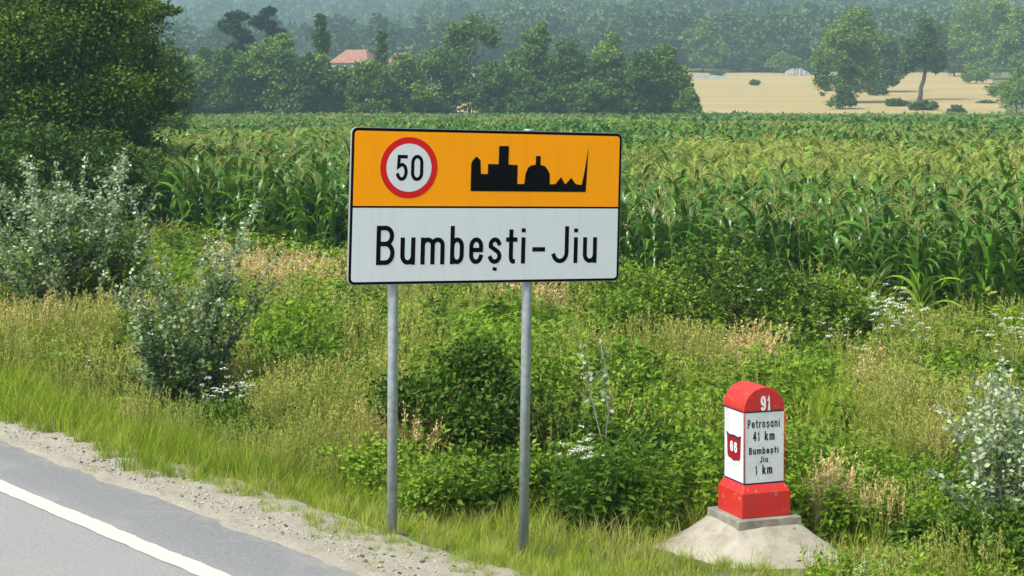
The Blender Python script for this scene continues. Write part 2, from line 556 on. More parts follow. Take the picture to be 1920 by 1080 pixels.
def multi_mesh(parts):
    """join (MB, material) pairs into one mesh with several materials"""
    V = []; Fl = {}; T = []; n = 0; mats = []
    for mb, mat in parts:
        v, fs, t = mb.arrays()
        mi = len(mats); mats.append(mat)
        for f in fs:
            Fl.setdefault(f.shape[1], []).append((f + n, mi))
        V.append(v); T.append(t); n += len(v)
    faces = []; mis = []
    for k, lst in Fl.items():
        for f, mi in lst:
            faces.append(f); mis.append(np.full(len(f), mi, np.int32))
    me = mesh_data("plant", np.concatenate(V), faces, None, np.concatenate(T))
    for mm in mats: me.materials.append(mm)
    me.polygons.foreach_set("material_index", np.concatenate(mis))
    return me


def scatter(name, pts, rot, scl, idx, coll, kind='stuff', label=None, cat=None):
    me = bpy.data.meshes.new(name)
    n = len(pts)
    me.vertices.add(n); me.vertices.foreach_set("co", np.asarray(pts, np.float32).ravel())
    a = me.attributes.new("rot", 'FLOAT_VECTOR', 'POINT'); a.data.foreach_set("vector", np.asarray(rot, np.float32).ravel())
    a = me.attributes.new("scl", 'FLOAT_VECTOR', 'POINT'); a.data.foreach_set("vector", np.asarray(scl, np.float32).ravel())
    a = me.attributes.new("idx", 'INT', 'POINT'); a.data.foreach_set("value", np.asarray(idx, np.int32))
    o = bpy.data.objects.new(name, me); COL.objects.link(o)
    g = bpy.data.node_groups.new(name + "_nodes", 'GeometryNodeTree')
    g.interface.new_socket(name="Geometry", in_out='INPUT', socket_type='NodeSocketGeometry')
    g.interface.new_socket(name="Geometry", in_out='OUTPUT', socket_type='NodeSocketGeometry')
    gi = g.nodes.new("NodeGroupInput"); go = g.nodes.new("NodeGroupOutput")
    ip = g.nodes.new("GeometryNodeInstanceOnPoints")
    ci = g.nodes.new("GeometryNodeCollectionInfo")
    ci.inputs["Collection"].default_value = coll
    ci.inputs["Separate Children"].default_value = True
    ci.inputs["Reset Children"].default_value = True
    def na_(nm, ty):
        q = g.nodes.new("GeometryNodeInputNamedAttribute"); q.data_type = ty
        q.inputs["Name"].default_value = nm
        return q.outputs["Attribute"]
    g.links.new(gi.outputs[0], ip.inputs["Points"])
    g.links.new(ci.outputs[0], ip.inputs["Instance"])
    ip.inputs["Pick Instance"].default_value = True
    g.links.new(na_("idx", 'INT'), ip.inputs["Instance Index"])
    e2r = g.nodes.new("FunctionNodeEulerToRotation")
    g.links.new(na_("rot", 'FLOAT_VECTOR'), e2r.inputs[0])
    g.links.new(e2r.outputs[0], ip.inputs["Rotation"])
    g.links.new(na_("scl", 'FLOAT_VECTOR'), ip.inputs["Scale"])
    g.links.new(ip.outputs[0], go.inputs[0])
    md = o.modifiers.new("scatter", 'NODES'); md.node_group = g
    return tag(o, label, cat, None, kind)

# ------------------------------------------------------------------ plant geometry


def leaf_quads(P, L, W, rng, up=.35, droop=0.0, along=None):
    """rhombic leaves at points P"""
    n = len(P)
    N = rng.normal(size=(n, 3)); N[:, 2] = np.abs(N[:, 2]) + up
    N /= np.linalg.norm(N, axis=1)[:, None]
    T = rng.normal(size=(n, 3)) if along is None else along + rng.normal(size=(n, 3)) * .5
    T -= N * (T * N).sum(1)[:, None]
    T /= np.linalg.norm(T, axis=1)[:, None] + 1e-9
    T[:, 2] -= droop
    B = np.cross(N, T)
    L = np.broadcast_to(L, (n,))[:, None] * rng.uniform(.65, 1.3, (n, 1)); W = L * W
    V = np.stack([P, P + T * L * .45 + B * W * .5, P + T * L, P + T * L * .45 - B * W * .5], 1)
    Fq = np.arange(4 * n).reshape(n, 4)
    return V.reshape(-1, 3), Fq


def crown_points(lobes, n, rng, per=24, spread=.2, shell=.5, flat=.6, sub=0):
    lob = np.array(lobes, float)
    if sub:
        dd = rng.normal(size=(len(lob), sub, 3)); dd /= np.linalg.norm(dd, axis=2)[:, :, None]
        cc = lob[:, None, :3] + dd * lob[:, None, 3:] * rng.uniform(.45, .82, (len(lob), sub, 1))
        rr = lob[:, None, 3:] * rng.uniform(.28, .46, (len(lob), sub, 1)) * np.array([1.15, 1.15, .8])
        lob = np.concatenate([np.concatenate([cc, rr], 2).reshape(-1, 6), lob * np.array([1, 1, 1, .6, .6, .6])])
    w = (lob[:, 3] * lob[:, 4] * lob[:, 5]) ** (2 / 3); w /= w.sum()
    nc = max(3, n // per)
    k = rng.choice(len(lob), nc, p=w)
    d = rng.normal(size=(nc, 3)); d /= np.linalg.norm(d, axis=1)[:, None]
    r = shell + (1 - shell) * rng.random(nc) ** .6
    r *= rng.uniform(.82, 1.12, nc)
    C = lob[k, :3] + d * lob[k, 3:] * r[:, None]
    s = (lob[k, 3:].prod(1) ** (1 / 3)) * spread * rng.uniform(.6, 1.4, nc)
    ct = rng.random(nc)
    q = np.repeat(np.arange(nc), per)
    P = C[q] + rng.normal(size=(len(q), 3)) * s[q][:, None] * np.array([1, 1, flat])
    return P, ct[q], d[q]


def crown(lobes, n, L, W, rng, per=24, spread=.2, shell=.5, up=.35, floor=None, droop=0., flat=.6, sub=0):
    P, ct, d = crown_points(lobes, n, rng, per, spread, shell, flat, sub)
    if floor is not None:
        ok = P[:, 2] > floor
        P, ct, d = P[ok], ct[ok], d[ok]
    V, Fq = leaf_quads(P, L, W, rng, up, droop, along=d * .6)
    t = np.clip(ct * .6 + rng.random(len(P)) * .4, 0, 1)
    mb = MB(); mb.add(V, Fq, np.repeat(t, 4))
    return mb


def limb(p0, p1, r0, r1, rng, n=6, wob=.06, sides=6):
    t = np.linspace(0, 1, n)[:, None]
    p0 = np.array(p0, float); p1 = np.array(p1, float)
    ln = np.linalg.norm(p1 - p0)
    pts = p0 * (1 - t) + p1 * t
    o = rng.normal(size=(n, 3)) * wob * ln * np.sin(t * pi)
    o[:, 2] *= .3
    return tube(pts + o, np.linspace(r0, r1, n), sides)


def make_tree(name, label, base, lobes, h_trunk, r_trunk, n, L, mat, seed, cat="tree", group=None, lean=(0, 0), W=.55, per=24,
              spread=.2, shell=.45, bark='bark', limbs=True, up=.35, flat=.6, trunk_name='trunk', crown_name='crown', sub=7):
    g = np.random.default_rng(seed)
    e = empty(name, base, label, cat, group)
    tb = MB()
    top = np.array([lean[0], lean[1], h_trunk], float)
    tb.add(*limb((0, 0, -.3), top, r_trunk * 1.25, r_trunk * .8, g, 7, .025, 9))
    if limbs:
        for lb in lobes:
            c = np.array(lb[:3], float)
            tb.add(*limb(top * g.uniform(.75, 1), c, r_trunk * .55, r_trunk * .12, g, 6, .06))
            for _ in range(3):
                d = g.normal(size=3); d /= np.linalg.norm(d)
                tb.add(*limb(c * .85 + top * .15, c + d * np.array(lb[3:]) * .8, r_trunk * .22, r_trunk * .05, g, 4, .05, 5))
    tb.build(trunk_name, M[bark], e, True)
    crown(lobes, n, L, W, g, per, spread, shell, up, floor=.05, flat=flat, sub=sub).build(crown_name, M[mat], e)
    return e


def shoots(name, label, base, n_stems, h, spread_, leaf_L, leaf_W, per_stem, matl, seed, cat="sapling", group=None, bark='palebark',
           side=6, bend=.25, r0=.012, start=.2, tintf=None, twl=.3, clumpy=1.0, droop=.1, stems_dir=None):
    """a multi-stemmed young shrub: stems, side twigs, leaves set along them"""
    g = np.random.default_rng(seed)
    e = empty(name, base, label, cat, group)
    sb = MB(); P = []; Al = []; Tn = []
    for k in range(n_stems):
        a = g.uniform(0, 2 * pi); s = spread_ * math.sqrt(g.random())
        hh = h * (.45 + .55 * g.random() ** 1.3) if k else h
        tx, ty = cos(a) * s, sin(a) * s * .7
        if stems_dir is not None:
            tx += stems_dir[0] * hh; ty += stems_dir[1] * hh
        t = np.linspace(0, 1, 8)
        pts = np.stack([tx * t ** 1.3, ty * t ** 1.3, hh * t], 1)
        pts[:, :2] += np.cumsum(g.normal(size=(8, 2)) * .012 * hh, 0)
        sb.add(*tube(pts, np.linspace(r0, r0 * .25, 8) * g.uniform(.7, 1.1), 5))
        segs = [(pts, start)]
        for q in range(side):
            f = g.uniform(start, .92)
            c = np.array([np.interp(f, t, pts[:, m_]) for m_ in range(3)])
            az = g.uniform(0, 2 * pi); ln = hh * twl * (1.15 - f) * g.uniform(.6, 1.2)
            tip = c + np.array([cos(az) * ln, sin(az) * ln, ln * g.uniform(.4, 1.0)])
            tw = np.stack([c * (1 - w) + tip * w for w in np.linspace(0, 1, 4)])
            sb.add(*tube(tw, np.linspace(r0 * .4, r0 * .12, 4), 4, False))
            segs.append((tw, .1))
        lens = np.array([np.linalg.norm(s_[0][-1] - s_[0][0]) for s_ in segs]); lens /= lens.sum()
        for (sg, st), fr in zip(segs, lens):
            m_ = max(2, int(per_stem * fr))
            f = st + (1 - st) * g.random(m_) ** .8
            tt = np.linspace(0, 1, len(sg))
            p_ = np.stack([np.interp(f, tt, sg[:, q]) for q in range(3)], 1)
            p_ += g.normal(size=p_.shape) * .018 * clumpy
            out = g.normal(size=p_.shape); out[:, 2] = np.abs(out[:, 2]) * .5
            P.append(p_); Al.append(out)
            Tn.append(p_[:, 2] / h)
    P = np.concatenate(P); Al = np.concatenate(Al); Tn = np.concatenate(Tn)
    V, Fq = leaf_quads(P, leaf_L, leaf_W, g, .3, droop, along=Al)
    tn = g.random(len(P)) if tintf is None else tintf(Tn, g, len(P))
    sb.build("stem", M[bark], e, True)
    lb = MB(); lb.add(V, Fq, np.repeat(tn, 4)); lb.build("foliage", M[matl], e)
    return e

# ================================================================== TOWN SIGN
SA = R(24.5)
DIP = R(1.6)
PW, PH = 1.966, 1.017
h0 = np.array([cos(SA), sin(SA), 0])
SNn = np.array([-sin(SA), cos(SA), 0])              # away from the viewer
ex = h0 * cos(DIP) + np.array([0, 0, -sin(DIP)])
ez = np.array([0, 0, cos(DIP)]) + h0 * sin(DIP)
PL = np.array([(652 - 960) / F * 11.3, 11.3, CAM_H - 345 * 11.3 / F])
sign_base = PL + h0 * PW * .47
sign_base[2] = tz(sign_base[0], sign_base[1])
SIGN = empty("town_sign", sign_base, "large orange and white town entry sign on two grey steel posts", "road sign")


def S3(p2, off):
    """panel metres (x right, y up from lower left corner) -> local to the sign's base; off = towards the viewer"""
    p2 = np.asarray(p2, float)
    return PL - sign_base + p2[:, :1] * ex + p2[:, 1:2] * ez - SNn * off


def prism(poly, o0, o1, xf=S3):
    n = len(poly)
    V = np.vstack([xf(poly, o0), xf(poly, o1)])
    Fs = [list(range(n, 2 * n)), list(range(n))[::-1]]
    for k in range(n):
        k2 = (k + 1) % n
        Fs.append([k, k2, n + k2, n + k])
    return V, Fs


def rrect(x0, y0, x1, y1, r, corners=(1, 1, 1, 1)):
    out = []
    for k, (cx, cy, a0) in enumerate(((x1 - r, y0 + r, -90), (x1 - r, y1 - r, 0), (x0 + r, y1 - r, 90), (x0 + r, y0 + r, 180))):
        if corners[k]:
            for q in range(7):
                a = R(a0 + 15 * q); out.append((cx + r * cos(a), cy + r * sin(a)))
        else:
            out.append((x1 if k < 2 else x0, y0 if k in (0, 3) else y1))
    return np.array(out)

zx0, zx1 = 45., 1650.


def s2p(zx, zy):
    """enlarged photo position on the panel -> panel metres"""
    s = (zx - zx0) / (zx1 - zx0)
    t = s * 11.3 / ((1 - s) * 12.11 + s * 11.3)
    top = 62 + (100 - 62) * s; bot = 1004 + (986 - 1004) * s
    return (t * PW, PH * (1 - (zy - top) / (bot - top)))

V, Fs = prism(rrect(0, 0, PW, PH, .04), -.022, 0)
mk("panel_back", V, Fs, M['alu'], SIGN)
V, Fs = prism(rrect(.003, .003, PW - .003, PH - .003, .038), .0005, .002)
mk("border", V, Fs, M['signblack'], SIGN)
V, Fs = prism(rrect(.02, PH * .502, PW - .02, PH - .022, .022, (0, 1, 1, 0)), .0025, .0035)
top_panel = mk("orange_panel", V, Fs, M['orange'], SIGN)
V, Fs = prism(rrect(.02, .02, PW - .02, PH * .489, .022, (1, 0, 0, 1)), .0025, .0035)
low_panel = mk("white_panel", V, Fs, M['signwhite'], SIGN)

# stroke lettering ---------------------------------------------------


def AR(cx, cy, rx, ry, a0, a1, n=12):
    a = np.radians(np.linspace(a0, a1, n))
    return [(cx + rx * cos(t), cy + ry * sin(t)) for t in a]

xh = .66


def glyphs():
    G = {}
    G['B'] = [[(0, 0), (0, 1)], [(0, 1), (.5, 1)] + AR(.5, .77, .44, .23, 85, -90) + [(0, .54)], [(.45, .54)] + AR(.5, .27, .5, .27, 85, -90) + [(0, 0)]]
    G['P'] = [[(0, 0), (0, 1)], [(0, 1), (.5, 1)] + AR(.5, .74, .5, .26, 85, -90) + [(0, .48)]]
    G['u'] = [[(0, xh), (0, .2)] + AR(.5, .2, .5, .2, 185, 355) + [(1, .2)], [(1, xh), (1, 0)]]
    G['n'] = [[(0, 0), (0, xh)], [(0, xh - .2)] + AR(.5, xh - .2, .5, .2, 175, 5) + [(1, 0)]]
    G['m'] = [[(0, 0), (0, xh)], [(0, xh - .16)] + AR(.25, xh - .16, .25, .16, 175, 5) + [(.5, 0)], [(.5, xh - .16)] + AR(.75, xh - .16, .25, .16, 175, 5) + [(1, 0)]]
    G['b'] = [[(0, 0), (0, 1)], [(0, .2)] + AR(.5, .2, .5, .2, 185, 355) + [(1, xh - .2)] + AR(.5, xh - .2, .5, .2, 5, 175) + [(0, xh - .2)]]
    G['e'] = [[(0, .35), (1, .35), (1, xh - .2)] + AR(.5, xh - .2, .5, .2, 5, 175) + [(0, .2)] + AR(.5, .2, .5, .2, 185, 345)]
    G['s'] = [AR(.5, xh - .165, .46, .165, 20, 195) + AR(.5, .165, .5, .165, 60, -160)]
    G['ș'] = G['s'] + [[(.55, -.17), (.5, -.27)]]
    G['t'] = [[(.42, .9), (.42, .16)] + AR(.8, .16, .38, .16, 185, 275), [(-.15, xh), (1.2, xh)]]
    G['i'] = [[(.5, 0), (.5, xh)], [(.5, .88), (.5, 1.0)]]
    G['J'] = [[(1, 1), (1, .25)] + AR(.5, .25, .5, .25, -5, -160)]
    G['-'] = [[(0, .36), (1, .36)]]
    G['5'] = [[(.95, 1), (.14, 1), (.08, .56)] + AR(.48, .33, .52, .32, 125, -155, 18)]
    G['0'] = [[(0, .7)] + AR(.5, .72, .5, .28, 175, 5) + AR(.5, .28, .5, .28, -5, -175) + [(0, .7)]]
    G['9'] = [AR(.5, .7, .5, .3, 0, 360, 22), [(1, .7), (1, .3)] + AR(.5, .28, .5, .28, -5, -140)]
    G['6'] = [AR(.5, .3, .5, .3, 0, 360, 22), [(0, .3), (0, .7)] + AR(.5, .72, .5, .28, 175, 40)]
    G['1'] = [[(.0, .78), (.55, .98), (.55, 0)]]
    G['4'] = [[(.72, 0), (.72, 1)], [(.72, 1), (0, .28), (1.05, .28)]]
    G['k'] = [[(0, 0), (0, 1)], [(.95, xh), (0, .24)], [(.36, .42), (1, -.02)]]
    G['r'] = [[(0, 0), (0, xh)], [(0, xh - .22)] + AR(.62, xh - .22, .62, .22, 175, 60)]
    G['o'] = [[(0, .3)] + AR(.5, xh - .2, .5, .2, 175, 5) + AR(.5, .2, .5, .2, -5, -175) + [(0, .3)]]
    G['a'] = G['o'] + [[(1, xh), (1, 0)]]
    return G

GL = glyphs()


def ribbon2d(pts, w):
    p = np.array(pts, float); n = len(p)
    keep = [0] + [k for k in range(1, n) if np.linalg.norm(p[k] - p[k - 1]) > 1e-6]
    p = p[keep]; n = len(p)
    if np.linalg.norm(p[0] - p[-1]) > w:          # square ends
        a_ = p[0] - p[1]; b_ = p[-1] - p[-2]
        p[0] += a_ / np.linalg.norm(a_) * w * .5; p[-1] += b_ / np.linalg.norm(b_) * w * .5
    d = np.diff(p, axis=0); d /= np.linalg.norm(d, axis=1)[:, None]
    nn = np.stack([-d[:, 1], d[:, 0]], 1)
    L = []; Rr = []
    for k in range(n):
        if k == 0: m_ = nn[0]
        elif k == n - 1: m_ = nn[-1]
        else:
            m_ = nn[k - 1] + nn[k]; m_ /= np.linalg.norm(m_) + 1e-9
            m_ = m_ / max(.45, float(m_ @ nn[k]))
        L.append(p[k] + m_ * w / 2); Rr.append(p[k] - m_ * w / 2)
    return np.array(L), np.array(Rr)


def write(name, items, stroke, mat, parent, xf, off):
    """items: (char, x0, x1, baseline, cap height); outer box in metres"""
    V = []; Fs = []; n = 0; q = 0
    for ch, x0, x1, yb, H in items:
        for st in GL[ch]:
            pts = [(x0 + stroke / 2 + (x1 - x0 - stroke) * a, yb + stroke / 2 + (H - stroke) * b) for a, b in st]
            l, r = ribbon2d(pts, stroke)
            q += 1
            P = np.vstack([l, r]); m_ = len(l)
            V.append(xf(P, off + (q % 4) * .00025))
            for k in range(m_ - 1):
                Fs.append([n + k, n + m_ + k, n + m_ + k + 1, n + k + 1])
            n += 2 * m_
    o = mk(name, np.vstack(V), Fs, mat, parent)
    return o

items = []
for ch, a, b in (('B', 207, 316), ('u', 350, 438), ('m', 470, 612), ('b', 645, 726), ('e', 758, 840), ('ș', 870, 950), ('t', 980, 1036),
                 ('i', 1058, 1098), ('-', 1132, 1208), ('J', 1246, 1347), ('i', 1370, 1408), ('u', 1432, 1514)):
    x0, yb = s2p(a, 884 - (a - 207) * .006); x1, _ = s2p(b, 884)
    _, yt = s2p(a, 650 + (a - 207) * .006)
    items.append((ch, x0, x1, yb, yt - yb))
for it_ in items:
    write("letter", [it_], .030, M['signblack'], low_panel, S3, .0042)
# skyline pictogram
sk = [(757, 445), (757, 285), (765, 262), (788, 238), (812, 262), (816, 343), (857, 343), (857, 283), (920, 285), (920, 176), (978, 176), (978, 287),
      (1033, 290), (1033, 403), (1075, 403), (1080, 345), (1095, 305), (1115, 292), (1140, 288), (1140, 236), (1168, 236), (1168, 290), (1195, 297),
      (1213, 320), (1225, 345), (1225, 405), (1258, 405), (1292, 362), (1315, 403), (1322, 403), (1352, 366), (1380, 405), (1415, 410), (1430, 330), (1450, 190), (1440, 452)]
V, Fs = prism(np.array([s2p(*q) for q in sk])[::-1], .0038, .0048)
mk("skyline_pictogram", V, Fs, M['signblack'], top_panel)
# speed roundel
cx, cy = s2p(389, 305)


def ringpoly(r, n=48):
    return np.array([(cx + r * cos(2 * pi * k / n), cy + r * sin(2 * pi * k / n)) for k in range(n)])

V, Fs = prism(ringpoly(.2), .0038, .0048); rd = mk("speed_limit_ring", V, Fs, M['signred'], top_panel)
V, Fs = prism(ringpoly(.157), .0050, .0058); mk("speed_limit_disc", V, Fs, M['signwhite'], top_panel)
it = []
for ch, a, b in (('5', 312, 381), ('0', 400, 473)):
    x0, yb = s2p(a, 384); x1, yt = s2p(b, 229); it.append((ch, x0, x1, yb, yt - yb))
for it_ in it:
    write("digit", [it_], .023, M['signblack'], top_panel, S3, .0062)
# posts, caps, rails
for k, (ptop, pbot, zb) in enumerate((((737, 540), (734.5, 1000), .305), ((988, 540), (980, 1065), 1.25))):
    t = zb
    base = PL + h0 * t + SNn * .062
    up_ = PL + h0 * t + SNn * .062
    tx = (ptop[0] - 960) / F * up_[1]
    bx = (pbot[0] - 960) / F * base[1]
    b3 = np.array([bx, base[1], tz(bx, base[1]) - .3])
    t3 = np.array([tx, up_[1], PL[2] - t * sin(DIP)])
    d3 = (t3 - b3) / (t3[2] - b3[2])
    tp = t3 + d3 * (PH + (.0 if k else -.04))
    V, Fq = tube([b3 - sign_base, t3 - sign_base, tp - sign_base], .0335, 20)
    po = mk("post", V, Fq, M['galv'], SIGN, smooth=False)
    po.data.polygons.foreach_set("use_smooth", np.array([len(p_.vertices) == 4 for p_ in po.data.polygons]))
    V, Fq = tube([tp - sign_base, tp - sign_base + np.array([0, 0, .012])], [.036, .03], 20)
    mk("post_cap", V, Fq, M['galv'], po)
    for zz in (.2, .8):
        c = t3 + d3 * PH * zz
        V, Fq = tube([c - sign_base + np.array([0, 0, -.02]), c - sign_base + np.array([0, 0, .02])], .0385, 20)
        mk("clamp", V, Fq, M['galv'], po)
for zz in (.2, .8):
    V, Fs = prism(rrect(.06, PH * zz - .02, PW - .06, PH * zz + .02, .004), -.029, -.0225)
    mk("rail", V, Fs, M['alu'], SIGN)

# ================================================================== KILOMETRE STONE
KA = R(20)
kf = np.array([cos(KA), sin(KA), 0]); kb = np.array([-sin(KA), cos(KA), 0]); kz = np.array([0, 0, 1.0])
KC = np.array([435 / F * 12.4, 12.4, 0])            # near vertical edge of the shaft
KW, KD = .318, .304
kbase = KC + kf * KW / 2 + kb * KD / 2
kbase[2] = tz(kbase[0], kbase[1])
KM = empty("kilometre_stone", kbase, "red and white painted kilometre stone with rounded red top", "milestone")


def K3(a, b, z):
    """a along the front, b into depth, from the shaft's near corner; z absolute"""
    return KC - kbase + kf * a + kb * b + kz * z
z_sl0, z_sl1, z_b1, z_b2, z_w1 = -.255, -.185, -.012, .045, .563


def frustum(i0, z0, i1, z1, n=1):
    V = []
    for ins, z in ((i0, z0), (i1, z1)):
        V += [K3(-ins, -ins, z), K3(KW + ins, -ins, z), K3(KW + ins, KD + ins, z), K3(-ins, KD + ins, z)]
    return np.array(V), [[3, 2, 1, 0], [4, 5, 6, 7], [0, 1, 5, 4], [1, 2, 6, 5], [2, 3, 7, 6], [3, 0, 4, 7]]


def bevel(o, w=.006, seg=2):
    md = o.modifiers.new("bevel", 'BEVEL'); md.width = w; md.segments = seg; md.limit_method = 'ANGLE'
    return o
V, Fs = frustum(.095, z_sl0, .09, z_sl1); bevel(mk("footing_slab", V, Fs, M['concrete'], KM), .006)
V1, F1 = frustum(.036, z_sl1, .034, z_b1)
V2, F2 = frustum(.034, z_b1, .001, z_b2)
Vb = np.vstack([V1, V2[4:]]); Fb = [F1[0]] + F1[2:] + [[4, 5, 9, 8], [5, 6, 10, 9], [6, 7, 11, 10], [7, 4, 8, 11], [8, 9, 10, 11]]
bevel(mk("red_base", Vb, Fb, M['kmred'], KM), .007)
V, Fs = frustum(0, z_b2, 0, z_w1); shaft = bevel(mk("white_shaft", V, Fs, M['kmwhite'], KM), .004)
V, Fs = frustum(.0015, z_b2 + .001, .0015, z_b2 + .010); mk("blue_band", V, Fs, M['kmblue'], shaft)
# rounded top
n = 24
arc = [(KW / 2 + (KW / 2 + .004) * cos(pi * k / n), z_w1 + .004 + (KW / 2 + .002) * sin(pi * k / n)) for k in range(n + 1)]
arc = [(KW + .004, z_w1 - .004)] + arc + [(-.004, z_w1 - .004)]
V = np.array([K3(a, -.004, z) for a, z in arc] + [K3(a, KD + .004, z) for a, z in arc]); m_ = len(arc)
Fs = [list(range(m_)), list(range(m_, 2 * m_))[::-1]] + [[(k + 1) % m_, k, m_ + k, m_ + (k + 1) % m_] for k in range(m_)]
dome = bevel(mk("red_rounded_top", V, Fs, M['kmred'], KM), .006, 3)
# red corner lines and dark line beneath the top
for a, b in ((0, 0), (KW, 0)):
    V, Fq = box((0, 0, 0), (1, 1, 1))
    lo = np.array([K3(a + (x - .5) * .007, b + (y - .5) * .007, 0) for x in (0, 1) for y in (0, 1) for z in (0, 1)])
    zz = np.array([z for x in (0, 1) for y in (0, 1) for z in (z_b2 + .011, z_w1 - .005)])
    lo[:, 2] = zz - kbase[2] + KC[2]
    mk("red_edge_line", lo, Fq, M['kmred'], shaft)
V, Fs = frustum(.0012, z_w1 - .012, .0012, z_w1 - .0045); mk("dark_line", V, Fs, M['kmtext'], shaft)


def KF(p2, off):
    p2 = np.asarray(p2, float)
    return np.array([K3(x, -off, z) for x, z in p2])


def KL(p2, off):
    """left face: x runs from the back edge to the near edge"""
    p2 = np.asarray(p2, float)
    return np.array([K3(-off, KD - x, z) for x, z in p2])


def centred(txt, cxx, yb, H, wch, gap, narrow={'i': .4, '1': .6, 'm': 1.5, 't': .7, ' ': .6, 'r': .7, '-': .7}):
    ws = [wch * narrow.get(c_, 1) for c_ in txt]
    tot = sum(ws) + gap * (len(txt) - 1)
    x = cxx - tot / 2; out = []
    for c_, w in zip(txt, ws):
        if c_ != ' ': out.append((c_, x, x + w, yb, H))
        x += w + gap
    return out
zz_ = lambda py: CAM_H - (py - 190) * 12.45 / F
for txt, py, H, wch, gap, st in (("Petroșani", 802, .062, .024, .0085, .0085), ("41 km", 826, .066, .027, .011, .0105), ("Bumbești", 851, .050, .0235, .008, .0085),
                                 ("Jiu", 867, .044, .020, .008, .0075), ("1 km", 889, .066, .027, .011, .0105)):
    for it_ in centred(txt, KW * .49, zz_(py), H, wch, gap):
        write("digit" if it_[0] in "0123456789" else "letter", [it_], st, M['kmtext'], shaft, KF, .0008)
for it_ in centred("91", KW * .53, zz_(770), .105, .042, .012):
    write("digit", [it_], .017, M['kmwhitetext'], dome, KF, .0052)
sh = [(-.105, .075), (-.112, .092), (-.07, .078), (0, .084), (.07, .078), (.112, .092), (.105, .075), (.098, -.06), (.085, -.085), (.05, -.088), (0, -.10), (-.05, -.088), (-.085, -.085), (-.098, -.06)]
sc0 = np.array([KD * .5, zz_(842)])
V, Fs = prism(sc0 + np.array(sh), .0005, .003, KL); shd = mk("road_number_shield", V, Fs, M['kmshield'], shaft)
V, Fs = prism(sc0 + np.array([(-.108, .075), (-.112, .092), (-.07, .079), (0, .085), (.07, .079), (.112, .092), (.108, .075), (.07, .066), (0, .072), (-.07, .066)]), .0032, .004, KL)
mk("shield_blue_edge", V, Fs, M['kmblue'], shaft)
for it_ in centred("66", sc0[0], sc0[1] - .038, .075, .045, .016):
    write("digit", [it_], .016, M['kmwhitetext'], shaft, KL, .0035)
# concrete apron poured round the foot
na_, nr_ = 72, 14
V = []
for k in range(na_):
    a = 2 * pi * k / na_
    e_ = max(abs(cos(a - KA)), abs(sin(a - KA)))
    rin = .235 / e_
    rout = .74 + .10 * (float(fbm(np.array([3 + 2 * cos(a)]), np.array([3 + 2 * sin(a)]), 77)[0]) - .4) * 3
    for q in range(nr_):
        t = q / (nr_ - 1)
        r_ = rin + (rout - rin) * t
        x = kbase[0] + r_ * cos(a); y = kbase[1] + r_ * sin(a) * .95
        zo = tz(x, y) - .03
        q_ = (1 - t) ** 1.25
        z = (z_sl0 + .03) * q_ + zo * (1 - q_) - .05 * (q == nr_ - 1) + (float(fbm(np.array([x * 9]), np.array([y * 9]), 5)[0]) - .47) * .03 * (t > 0)
        V.append((x - kbase[0], y - kbase[1], z - kbase[2]))
Fs = []
for k in range(na_):
    k2 = (k + 1) % na_
    for q in range(nr_ - 1):
        Fs.append([k * nr_ + q, k * nr_ + q + 1, k2 * nr_ + q + 1, k2 * nr_ + q])
mk("concrete_apron", V, Fs, M['apron'], KM, smooth=True)
# a pale stone in the grass at the bottom of the frame
c = at(1645, 1092)


def rock(name, c, d, mat, label, cat, seed, group=None):
    g = np.random.default_rng(seed)
    th = np.linspace(0, 2 * pi, 14, endpoint=False); ph = np.linspace(-pi / 2, pi / 2, 9)
    V = []
    for p_ in ph:
        for t in th:
            n_ = np.array([cos(p_) * cos(t), cos(p_) * sin(t), sin(p_)])
            f = 1 + .35 * (float(fbm(np.array([n_[0] * 1.6 + 5 + seed]), np.array([n_[1] * 1.6 + n_[2] * 1.3 + 5]), seed)[0]) - .47) * 2
            V.append(n_ * f * np.array(d) / 2)
    Fs = [[a * 14 + b, a * 14 + (b + 1) % 14, (a + 1) * 14 + (b + 1) % 14, (a + 1) * 14 + b] for a in range(8) for b in range(14)]
    o = mk(name, V, Fs, mat, smooth=True, loc=c)
    return tag(o, label, cat, group)
rock("boulder", c + np.array([0, 0, .04]), (.34, .3, .2), M['rock'], "pale stone in the grass at the photo's lower edge right of the milestone", "stone", 3)

# ================================================================== CORN


def arch_leaf(az, z0, L, W, a0, a1, g, seg=7, fold=.25, tint=.5):
    t = np.linspace(0, 1, seg + 1)
    el = R(a0) + (R(a1) - R(a0)) * t ** 1.2
    ds = L / seg
    r_ = np.concatenate([[0], np.cumsum(np.cos(el[:-1]) * ds)]) + .012
    z_ = np.concatenate([[0], np.cumsum(np.sin(el[:-1]) * ds)]) + z0
    w = W * np.array([.55 + .6 * min(1, q * 3) if q < .33 else 1.15 - 1.1 * ((q - .33) / .67) ** 1.6 for q in t]) * .5
    w = np.maximum(w, .002)
    tw = g.normal() * .35 * t
    c_, s_ = cos(az), sin(az)
    cx_ = np.stack([r_ * c_, r_ * s_, z_], 1)
    lat = np.stack([-s_ * np.cos(tw), c_ * np.cos(tw), np.sin(tw)], 1)
    up = np.stack([-np.sin(el) * c_, -np.sin(el) * s_, np.cos(el)], 1) * (w * fold)[:, None]
    V = np.stack([cx_ - lat * w[:, None] + up, cx_ - up * .5, cx_ + lat * w[:, None] + up], 1).reshape(-1, 3)
    k = np.arange(seg)
    Q = np.concatenate([np.stack([k * 3, k * 3 + 1, k * 3 + 4, k * 3 + 3], 1), np.stack([k * 3 + 1, k * 3 + 2, k * 3 + 5, k * 3 + 4], 1)])
    return V, Q


